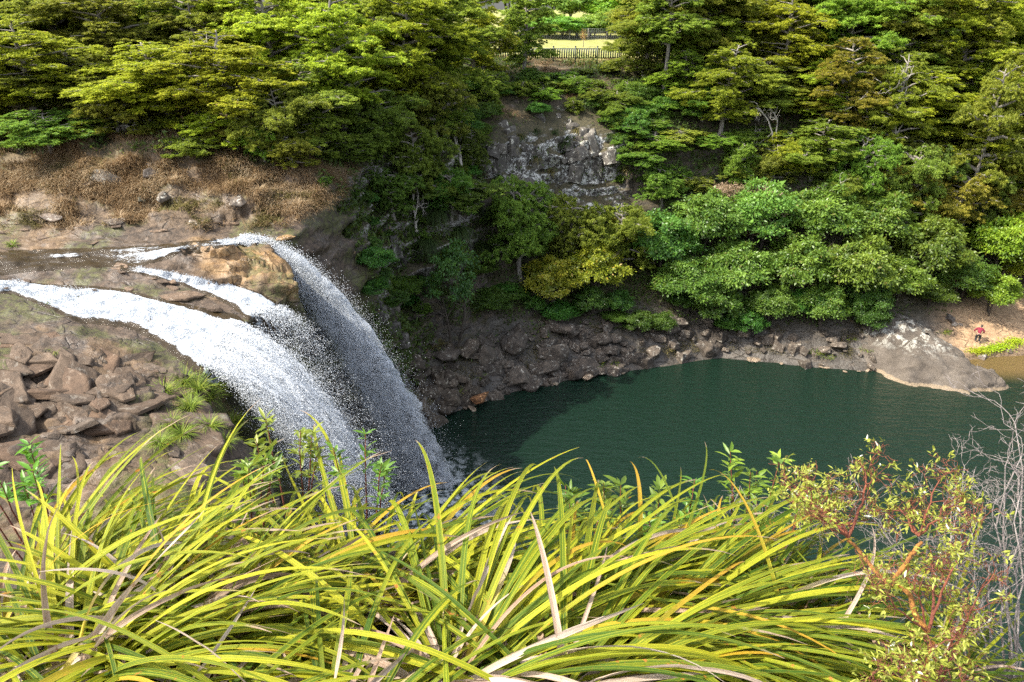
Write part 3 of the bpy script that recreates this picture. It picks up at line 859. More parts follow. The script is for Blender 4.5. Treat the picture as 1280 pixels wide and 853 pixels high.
# pale stones strung along the waterline
for k in range(36):
    px = 560 + 530 * (k + RNG.random()) / 36
    py = np.interp(px, SHX, SHY) + RNG.normal() * 1.5
    p = at_z(px, py, 0.0)
    big = RNG.random() < .2
    rock(ROCKS[(k * 3) % 7], (p[0], p[1] + .25, .06), RNG.uniform(.4, .75) if big else RNG.uniform(.18, .42),
         'pale water worn stone in the strip along the far edge of the pool', 'pale stones strung along the waterline', (2.1, 1.9, 1.6), .1, .15, sq=(1, .8, .55))
rock(ROCKS[1], at_z(536, 503, .5) + np.array([0, .4, 0]), 1.15, 'rust brown slab at the water edge beside the falls', None, (2.0, 1.15, .55), .1, .1, sq=(1.2, .8, .55))
rock(ROCKS[3], at_z(600, 497, .8), .95, 'rusty brown block jutting over the pool at the bend of the bank', None, (2.3, 1.25, .6), .1, .1, sq=(1.1, .8, .6))
rock(ROCKS[4], at_z(735, 471, .25), .75, 'pale rounded stone touching the water, largest of the waterline stones', None, (2.7, 2.4, 2.0), .1, .05, sq=(1.2, .8, .65))
rock(ROCKS[2], hit(640, 425)[0], 1.6, 'big dark squared block standing at the top of the bank', None, (.8, .78, .75), .1, .05, sq=(1.1, .8, .7))
rock(ROCKS[5], hit(560, 440)[0], 1.5, 'broad flat topped dark ledge rock beside the falling water', None, (.9, .85, .8), .1, .05, sq=(1.3, .9, .6))
rock(ROCKS[0], hit(696, 405)[0], 1.5, 'long dark layered ledge below the shrubs on the bank', None, (.85, .8, .75), .1, .05, sq=(1.5, .8, .5))
# loose slabs of the near shelf and dark boulders under the left bank trees
for k in range(86):
    px, py = RNG.uniform(-30, 240), RNG.uniform(385, 575)
    if py < 378 + px * .30 + 20: py += 70
    h, nn = hit(px, py)
    if h is None or h[2] < 10: continue
    g = (1, .93, .86) if RNG.random() < .6 else ((1.15, 1.15, 1.15) if RNG.random() < .6 else (1.15, .97, .82))
    rock(SLABS[k % 7], h + np.array([0, 0, RNG.uniform(-.03, .07)]), RNG.choice([.45, .7, 1.0, 1.3, 1.8]) * RNG.uniform(.8, 1.2), 'flat brown slab lying on the near rock shelf', 'broken slabs of the near shelf', np.array(g) * .68, .1, .05, sq=(1.25, .85, .42), rz=-.45 + RNG.normal() * .5 + PI * RNG.integers(0, 2), nrm=unit(nn + np.array([0, 0, 1.5])))
for k in range(26):
    if k % 2: px, py = RNG.uniform(-30, 375), RNG.uniform(262, 304)
    else:
        px = RNG.uniform(-30, 300); py = np.interp(px, [0, 175, 300], [340, 352, 390]) + RNG.normal() * 7
    h, nn = hit(px, py)
    if h is None or h[1] > 43.5: continue
    rock(SLABS[k % 7], h + np.array([0, 0, .05]), RNG.choice([.25, .35, .5, .8]) * RNG.uniform(.8, 1.2), 'low brown ledge stone between the stream channels on the shelf', 'ledge stones between the channels',
         RNG.choice([.7, .95, 1.2]) * np.array([1, .92, .85]), .1, .05, rz=RNG.normal() * .4, sq=(1.4, .8, .5))
for px, py, s, lab, tint, sq in [
    (128, 222, .9, 'dark boulder with white flecks low in the dry grass', (1.1, 1.1, 1.05), (1.3, .9, .7)),
    (118, 228, .55, 'small white speckled rock under the dark boulder in the dry grass', (2.4, 2.3, 2.2), (1.2, .8, .6)),
    (192, 216, .95, 'squat dark boulder beneath the low shrub of the dry bank', (.8, .75, .75), (1.2, .9, .8)),
    (188, 206, .5, 'light topped stone perched on the squat dark boulder', (2.2, 2.1, 2.1), (1.3, .9, .5)),
    (205, 246, .75, 'grey rock half sunk in straw above the stream', (1.2, 1.2, 1.15), (1.4, .8, .6)),
    (178, 247, .6, 'greenish grey rock beside the half sunk grey one', (1.2, 1.35, 1.1), (1.3, .8, .5)),
    (298, 252, .8, 'broken grey rock at the dark cleft end of the dry bank', (1.3, 1.25, 1.2), (1.2, .9, .7)),
    (240, 279, .6, 'pale flecked rock low on the bank near the stream', (1.7, 1.6, 1.5), (1.4, .8, .5)),
    (312, 108, .95, 'pale upright boulder showing among the left trees', (2.9, 2.6, 2.4), (.8, .8, 1.4)),
    (26, 222, .7, 'speckled rock at the edge of the dry bank', (1.6, 1.55, 1.5), (1.2, .9, .6)),
    (60, 268, .8, 'wide grey ledge stone above the quiet far channel', (1.4, 1.3, 1.25), (1.7, .8, .4)),
    (150, 275, .7, 'straw edged grey stone above the far channel', (1.35, 1.25, 1.15), (1.6, .8, .4)),
    (355, 297, .5, 'small ochre stone at the start of the tall plume', (2.6, 1.9, 1.0), (1.3, .8, .5)),
    (88, 640, .5, 'small dark stone', (1, 1, 1), (1, 1, 1))][:-1]:
    h, nn = hit(px, py)
    if h is not None: rock(ROCKS[int(px) % 7], h, s, lab, None, tint, .2, .08, sq=sq)
# stones by the sandy path
for px, py, s, lab, tint in [(1228, 447, .55, 'grey stone at the edge of the bright green patch by the inlet', (1.8, 1.75, 1.8)),
                             (1192, 405, .4, 'white stone under the trees behind the person', (3.2, 3.1, 3.0)),
                             (1201, 406, .3, 'smaller white stone close to the other under the trees', (3.2, 3.1, 3.0)),
                             (1262, 440, .5, 'brown grey stone at the far tip of the green patch', (1.5, 1.4, 1.3)),
                             (1186, 398, .7, 'dark stone at the head of the big outcrop', (.9, .9, .95))]:
    h, nn = hit(px, py)
    if h is not None: rock(ROCKS[int(px) % 7], h, s, lab, None, tint, .1, .08)

M_CRAG = rock_mat('lichen_crag_rock', (.03, .026, .024), (.085, .077, .068), (.19, .175, .155), .9, 1.6)
CRAGS = [prism_rock('rock', M_CRAG, 260 + k, (.9, .7, 1.1, .8, 1.0)[k], (5, 4, 6, 5, 4)[k], .05, .05) for k in range(5)]
def crag_block(px, py, s, label, group, tint):
    h, nn = hit(px, py)
    if h is None: return
    o = link('crag_block', CRAGS[RNG.integers(0, 5)])
    o.location = tuple(h - nn * s * .25 + np.array([0, 0, s * .3]))
    o.rotation_euler = (RNG.normal() * .22, RNG.normal() * .22, RNG.random() * 6.28)
    o.scale = (s, s * RNG.uniform(.8, 1.1), s * RNG.uniform(.9, 1.6))
    k = RNG.uniform(.75, 1.25); o.color = (tint[0] * k, tint[1] * k, tint[2] * k, 1)
    tag(o, label, 'rock', group)
for k in range(30):
    crag_block(RNG.uniform(612, 762), RNG.uniform(142, 245), RNG.uniform(.5, 1.5), 'lichen spotted block jutting from the pale crag below the picket fence', 'blocks of the lichen crag', (1.15, 1.12, 1.05))
for k in range(12):
    crag_block(RNG.uniform(600, 790), RNG.uniform(112, 145), RNG.uniform(.4, .9), 'brown block on the slope over the pale crag', 'blocks over the crag', (1, .85, .7))
for k in range(26):
    px, py = RNG.uniform(385, 540), RNG.uniform(215, 430)
    if px < 385 + (py - 250) * .62: continue
    crag_block(px, py, RNG.uniform(.4, 1.2), 'dark lichen flecked block on the wall behind the tall plume', 'blocks of the wall behind the plume', (.8, .78, .75))

def outcrop():
    # the big grey slab that slides into the pool: waterline ring, shoulder, spine
    foot = [(29.6, 61.5), (30.4, 58.6), (32.3, 55.4), (34.0, 53.6), (36.4, 53.0), (39.2, 53.5), (42.4, 54.7), (41.8, 56.8), (41.0, 58.8), (40.6, 61.0), (39.6, 64.5), (34.5, 67.5), (30.2, 65.5)]
    foot = np.array(foot)
    n = 120
    th = np.linspace(0, 1, n, endpoint=False)
    fx = np.interp(th * len(foot), np.arange(len(foot) + 1), np.append(foot[:, 0], foot[0, 0]))
    fy = np.interp(th * len(foot), np.arange(len(foot) + 1), np.append(foot[:, 1], foot[0, 1]))
    k = np.hanning(9)[1:-1]; k /= k.sum()
    fx = np.convolve(np.concatenate([fx[-3:], fx, fx[:3]]), k, 'valid'); fy = np.convolve(np.concatenate([fy[-3:], fy, fy[:3]]), k, 'valid')
    m = 40
    rows = []
    A, B = np.array([34.6, 63.6, 3.5]), np.array([40.6, 55.4, .55])      # spine
    for j in range(m):
        t = j / (m - 1)
        # nearest point on the spine for each foot point
        P = np.stack([fx, fy], 1)
        s = np.clip(((P - A[:2]) @ (B - A)[:2]) / ((B - A)[:2] @ (B - A)[:2]), 0, 1)
        s = np.clip(s, .0, 1)
        Sp = A[None] + (B - A)[None] * s[:, None]
        xy = P * (1 - t) + Sp[:, :2] * t
        z = -1.2 + (Sp[:, 2] + 1.2) * (1 - (1 - t) ** 2.4)
        rows.append(np.stack([xy[:, 0], xy[:, 1], z], 1))
    V = np.concatenate(rows)
    V[:, 2] += .26 * fbm(V * .8, 301, 4) + .20 * np.round(2 * vnoise(V * np.array([.45, 1.0, .5]), 311)) + .10 * np.round(2 * vnoise(V * np.array([1.3, .7, .5]), 313)) + .10 * (1 - np.abs(fbm(V * np.array([.7, 1.6, 1]), 305, 3)))
    V[:, :2] += .12 * np.stack([fbm(V * 1.2, 302, 3), fbm(V * 1.2, 303, 3)], 1)
    i = np.arange(m - 1)[:, None] * n; j = np.arange(n)[None, :]
    F = np.stack([i + j, i + (j + 1) % n, i + n + (j + 1) % n, i + n + j], -1).reshape(-1, 4)
    t = NT('outcrop_rock')
    P = t.n('NewGeometry').outputs['Position']
    n1 = t.noise(P, .7, 8, .65); n2 = t.noise(P, 4.0, 8, .7)
    c = t.ramp(n1, [(.3, (.050, .040, .030)), (.5, (.092, .075, .058)), (.7, (.145, .122, .098))])
    c = t.mix(t.math('MULTIPLY', t.step(n2, .5, .7), .6), c, (.085, .07, .058))
    z = t.n('SeparateXYZ', _0=P)
    li = t.math('MULTIPLY', t.step(t.noise(P, 1.3, 9, .78, .5), .515, .56), t.math('MULTIPLY', t.step(z.outputs[2], 1.3, 2.4), .9))
    c = t.mix(li, c, t.mix(n2, (.26, .25, .21), (.48, .47, .42)))
    tide = t.math('MULTIPLY', t.step(t.math('ADD', z.outputs[2], t.math('MULTIPLY', n2, -.25)), .14, .05), .55)
    c = t.mix(tide, c, (.32, .24, .15))
    o = link('rock_outcrop', mesh_of('rock_outcrop', V, F, t.done(t.bsdf(c, .85, t.bump(t.math('ADD', n1, n2), .14))), smooth=True))
    tag(o, 'big grey lichen topped outcrop sloping into the pool', 'rock')
outcrop()
# ------------------------------------------------------------------ trees
M_BARK = bark_mat('grey_bark', (.10, .085, .07), (.33, .30, .26))
M_BARKD = bark_mat('dark_bark', (.03, .024, .018), (.10, .08, .06))
M_DEADW = bark_mat('bleached_wood', (.22, .19, .16), (.52, .48, .42))
M_LAYER = leaf_mat('layered_foliage', (.105, .160, .027), (.42, .48, .065), .52, dead=(.22, .15, .07))
M_BROAD = leaf_mat('broad_foliage', (.062, .135, .022), (.21, .33, .05), .42, .4, .4, dead=(.2, .2, .06))
M_DEADL = leaf_mat('dead_foliage', (.20, .14, .075), (.42, .33, .21), .2)

def bent(p0, p1, n, wob, rng, sag=0.0):
    t = np.linspace(0, 1, n)[:, None]
    p = p0 + (p1 - p0) * t
    w = rng.normal(size=(n, 3)) * wob
    w[0] = 0
    p = p + np.cumsum(w, 0) * np.sin(t * PI * .5)
    p[:, 2] += sag * np.sin(t[:, 0] * PI)
    return p

def pad_leaves(c, r, th, rng, n, out, size, tilt):
    """one flat bough: tufts of leaf sprays in a ragged disc"""
    nt = max(7, int(12 + r * 17))
    a = rng.random(nt) * 6.28; q = np.sqrt(rng.random(nt)) * r * (.75 + .35 * rng.random(nt))
    tc = np.stack([np.cos(a) * q, np.sin(a) * q, -.16 * q * q / max(r, .1) + rng.normal(size=nt) * th * .95], 1)
    tr = r * rng.uniform(.09, .25, nt)
    k = rng.integers(0, nt, n)
    g = rng.normal(size=(n, 3))
    P = tc[k] + g * tr[k][:, None] * np.array([.62, .62, .20])
    P[:, 2] += tr[k] * .30 * np.exp(-(g[:, 0] ** 2 + g[:, 1] ** 2) * .6)
    P[:, 2] += (P[:, :2] @ tilt)
    A = np.stack([P[:, 0] - tc[k, 0], P[:, 1] - tc[k, 1], 0 * P[:, 0]], 1) + .5 * np.concatenate([np.tile(out[:2], (n, 1)), np.zeros((n, 1))], 1) + rng.normal(size=(n, 3)) * np.array([.55, .55, .34])
    N = np.array([0, 0, 1.0]) + rng.normal(size=(n, 3)) * .62
    V, F = leaf_cards(P + c, A, N, size * rng.lognormal(0, .28, n), size * .42 * rng.lognormal(0, .2, n), .15)
    # leaves outwards and on top are lighter and yellower
    tip = np.clip(.40 * np.linalg.norm(P[:, :2], axis=1) / r + .30 * (g[:, 2] > 0) + rng.normal(size=n) * .20, 0, 1)
    rare = rng.random(n) < .012
    tip[rare] = 1.0
    tip[~rare] = np.minimum(tip[~rare], .92)
    return V, F, np.repeat(tip, 4)

def layered_tree(seed, H=10.0, RR=4.0, nb=40, low=.12, dens=540, size=.165, lean=0.0, open_=1.0):
    rng = np.random.default_rng(seed)
    tr = MB()
    top = np.array([lean + rng.normal() * .4, rng.normal() * .4, H * .97])
    trunk = bent(np.zeros(3), top, 14, .09, rng)
    tr_r = np.linspace(.26, .04, 14)
    tube(tr, np.vstack([[0, 0, -1.2], trunk]), np.append(.34, tr_r), 8)
    V_, F_, A_, n0 = [], [], [], 0
    ga = rng.random() * 6.28
    for k in range(nb):
        f = low + (1 - low) * ((k + rng.random()) / nb)
        h = f * H * .97
        b0 = np.array([np.interp(h, trunk[:, 2], trunk[:, i]) for i in range(3)])
        ga += 2.4 + rng.normal() * .35
        prof = (.55 + .45 * math.sin(min(1, (f - low * .4) / .55) * PI * .5)) * (1 - .78 * max(0, (f - .55) / .45) ** 1.5)
        Lb = RR * prof * rng.uniform(.55, 1.1)
        out = np.array([math.cos(ga), math.sin(ga), 0])
        b1 = b0 + out * Lb + np.array([0, 0, Lb * rng.uniform(.0, .38)])
        br = bent(b0, b1, 8, .05 * Lb / 2, rng, .05 * Lb)
        r0 = .035 + .028 * Lb
        tube(tr, br, np.linspace(r0, .012, 8), 5, cap=False)
        npad = 1 + int(Lb > 1.6) + int(Lb > 2.7)
        for q in range(npad):
            s = 1 - q * .34 - rng.random() * .1
            c = np.array([np.interp(s, np.linspace(0, 1, 8), br[:, i]) for i in range(3)])
            r = (.34 + .25 * Lb) * rng.uniform(.7, 1.25) * (1 - .12 * q)
            if q: c = c + np.cross(out, [0, 0, 1]) * rng.choice([-1, 1]) * r * .7
            if rng.random() > open_: continue
            n = int(dens * r * r * 3.1)
            V, F, a = pad_leaves(c, r, .13 + .05 * r, rng, max(60, n), out, size, np.array(out[:2]) * rng.uniform(-.30, .02))
            V_.append(V); F_.append(F + n0); A_.append(a); n0 += len(V)
            for w in range(4):
                e = c + np.array([rng.normal() * r * .5, rng.normal() * r * .5, .02])
                tube(tr, np.array([c - out * r * .2, (c + e) / 2 + [0, 0, .04], e]), [.022, .014, .006], 4, cap=False)
    return tr.mesh('trunk', M_BARK, True), mesh_of('crown', np.concatenate(V_), np.concatenate(F_), M_LAYER, attrs={'rnd': np.concatenate(A_)})

def broad_tree(seed, H=6.0, RR=3.2, nc=95, dens=250, size=.27, low=.08, mat=None):
    rng = np.random.default_rng(seed)
    tr = MB()
    for k in range(3):
        a = rng.random() * 6.28
        e = np.array([math.cos(a) * RR * .3, math.sin(a) * RR * .3, H * .62])
        st = bent(np.array([math.cos(a) * .15, math.sin(a) * .15, -.8]), e, 8, .08, rng)
        tube(tr, st, np.linspace(.16, .05, 8), 6)
        for q in range(7):
            b0 = st[rng.integers(3, 8)]
            b = rng.random() * 6.28
            b1 = b0 + np.array([math.cos(b) * RR * .55, math.sin(b) * RR * .55, H * rng.uniform(.05, .3)])
            tube(tr, bent(b0, b1, 6, .08, rng), np.linspace(.05, .012, 6), 4, cap=False)
    V_, F_, A_, n0 = [], [], [], 0
    lump = rng.random(3) * 9
    for k in range(nc):
        d = rng.normal(size=3); d /= np.linalg.norm(d)
        d[2] = abs(d[2]) * 1.0 - .25 * rng.random()
        rr = rng.uniform(.45, 1.0) ** .55
        bulge = 1 + .26 * float(vnoise(np.array([d * 1.9 + lump]), seed)[0])
        c = np.array([d[0] * RR * rr * bulge, d[1] * RR * rr * bulge, H * (low + .42) + d[2] * H * .50 * rr * bulge])
        r = rng.uniform(.34, .66) * RR / 3.2
        n = int(dens * r * r * 3.0)
        g = rng.normal(size=(n, 3))
        up = unit(d + np.array([0, 0, .9]))
        P = c + g * r * np.array([.72, .72, .34]) + up * (r * .25 * np.exp(-(g ** 2).sum(1) * .3))[:, None]
        A = g * np.array([1, 1, .5]) + rng.normal(size=(n, 3)) * .6 + np.array([0, 0, -.35])
        N = up + rng.normal(size=(n, 3)) * .5
        L = size * rng.lognormal(0, .28, n)
        V, F = leaf_cards(P, A, N, L, L * .46, .12)
        tone = np.clip(.45 + rng.normal() * .17 + rng.normal(size=n) * .18, 0, .92)
        tone[rng.random(n) < .02] = 1
        V_.append(V); F_.append(F + n0); A_.append(np.repeat(tone, 4)); n0 += len(V)
    return tr.mesh('trunk', M_BARKD, True), mesh_of('crown', np.concatenate(V_), np.concatenate(F_), mat or M_BROAD, attrs={'rnd': np.concatenate(A_)})

def bare_tree(seed, H=6.0, mat=None, leafy=0.0, spread=.7):
    rng = np.random.default_rng(seed)
    tr = MB()
    tips = []
    def grow(p, d, L, r, lev):
        n = 6
        pts = [p]
        for _ in range(n - 1):
            d = unit(d + rng.normal(size=3) * .22)
            pts.append(pts[-1] + d * L / (n - 1))
        tube(tr, np.array(pts), np.linspace(r, r * .55, n), 6 if lev < 2 else 4, cap=lev == 0)
        if lev >= 4 or L < .25:
            tips.append(pts[-1]); return
        for k in range(3 if lev < 3 else 2):
            q = pts[rng.integers(2, n)] if k else pts[-1]
            grow(q, unit(d + rng.normal(size=3) * spread), L * rng.uniform(.5, .78), r * .52, lev + 1)
    grow(np.array([0, 0, -.5]), np.array([.1, 0, 1.0]), H * .45, .16, 0)
    tm = tr.mesh('trunk', mat or M_DEADW, True)
    if not leafy: return tm, None
    V_, F_, A_, n0 = [], [], [], 0
    for c in tips:
        n = int(leafy)
        g = rng.normal(size=(n, 3))
        V, F = leaf_cards(c + g * np.array([.42, .42, .16]), rng.normal(size=(n, 3)) * np.array([1, 1, .4]), np.array([0, 0, 1.0]) + rng.normal(size=(n, 3)) * .5, .17 * rng.lognormal(0, .2, n), .08, .1)
        V_.append(V); F_.append(F + n0); A_.append(np.repeat(np.clip(rng.normal(.45, .2, n), 0, .92), 4)); n0 += len(V)
    return tm, mesh_of('crown', np.concatenate(V_), np.concatenate(F_), M_DEADL, attrs={'rnd': np.concatenate(A_)})

LAY = [layered_tree(11), layered_tree(12, nb=36, low=.2, lean=.6), layered_tree(13, nb=44, low=.08), layered_tree(14, nb=32, low=.3, lean=-.5, open_=.85), layered_tree(15, nb=40, low=.15, RR=4.4)]
LOWL = [layered_tree(21, H=4.6, RR=4.0, nb=24, low=.2), layered_tree(22, H=4.2, RR=4.0, nb=21, low=.25), layered_tree(23, H=5, RR=4.0, nb=27, low=.15)]
TALL = [layered_tree(31, H=13, RR=4.2, nb=36, low=.46, open_=.95)]
BRO = [broad_tree(41), broad_tree(42, nc=85), broad_tree(43, nc=110)]
UMB = [broad_tree(51, H=4.4, RR=2.3, nc=46, low=.34, size=.2)]
FAR = [broad_tree(61, H=10, RR=5, nc=120, dens=110, size=.42), broad_tree(62, H=11, RR=4.5, nc=110, dens=110, size=.42)]
TDIM = {'L': (LAY, 10., 4.), 'S': (LOWL, 4.6, 4.), 'T': (TALL, 13., 4.2), 'B': (BRO, 6., 3.2), 'U': (UMB, 4.4, 2.3), 'F': (FAR, 10.5, 4.8)}
TNAME = {'L': ('evergreen_tree', 'tree'), 'S': ('evergreen_tree', 'tree'), 'T': ('evergreen_tree', 'tree'), 'B': ('broadleaf_tree', 'tree'), 'U': ('broadleaf_tree', 'tree'), 'F': ('field_tree', 'tree')}
tree_no = 0
def plant_tree(kind, px, y, pytop, rad, label, tint=(1, 1, 1), group=None, minh=None):
    """stand a tree on the ground at depth y under column px; its top reaches row pytop"""
    global tree_no
    top = at_y(px, pytop, y)
    x = top[0]
    z, _ = ground(x, y)
    h = max(top[2] - z, minh or rad * .55)
    # the column at which the middle of the tree stands
    mid = ray(px, 0)[0] * ((y * CA - (z + h * .5 - 30) * SA))
    x = mid
    z, _ = ground(x, y)
    h = max(top[2] - z, minh or rad * .55)
    if kind in 'SB':                                       # no taller than it is wide: it clings higher on the slope
        for _ in range(24):
            if h <= rad * 2.3: break
            y += .5
            top = at_y(px, pytop, y); x = top[0]
            z, _n = ground(x, y); h = max(top[2] - z, minh or rad * .55)
        mid = ray(px, 0)[0] * ((y * CA - (z + h * .5 - 30) * SA)); x = mid
        z, _n = ground(x, y); h = min(max(top[2] - z, minh or rad * .55), rad * 2.6)
    vs, H0, R0 = TDIM[kind]
    tm, cm = vs[tree_no % len(vs)]
    nm, cat = TNAME[kind]
    t = thing(nm, label, cat, (x, y, z - .1), RNG.random() * 6.28, group, (rad / R0, rad / R0, h / H0))
    link('trunk', tm, t)
    c = link('crown', cm, t)
    k = RNG.uniform(.92, 1.08)
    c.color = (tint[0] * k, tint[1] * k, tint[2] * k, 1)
    tree_no += 1
    return t

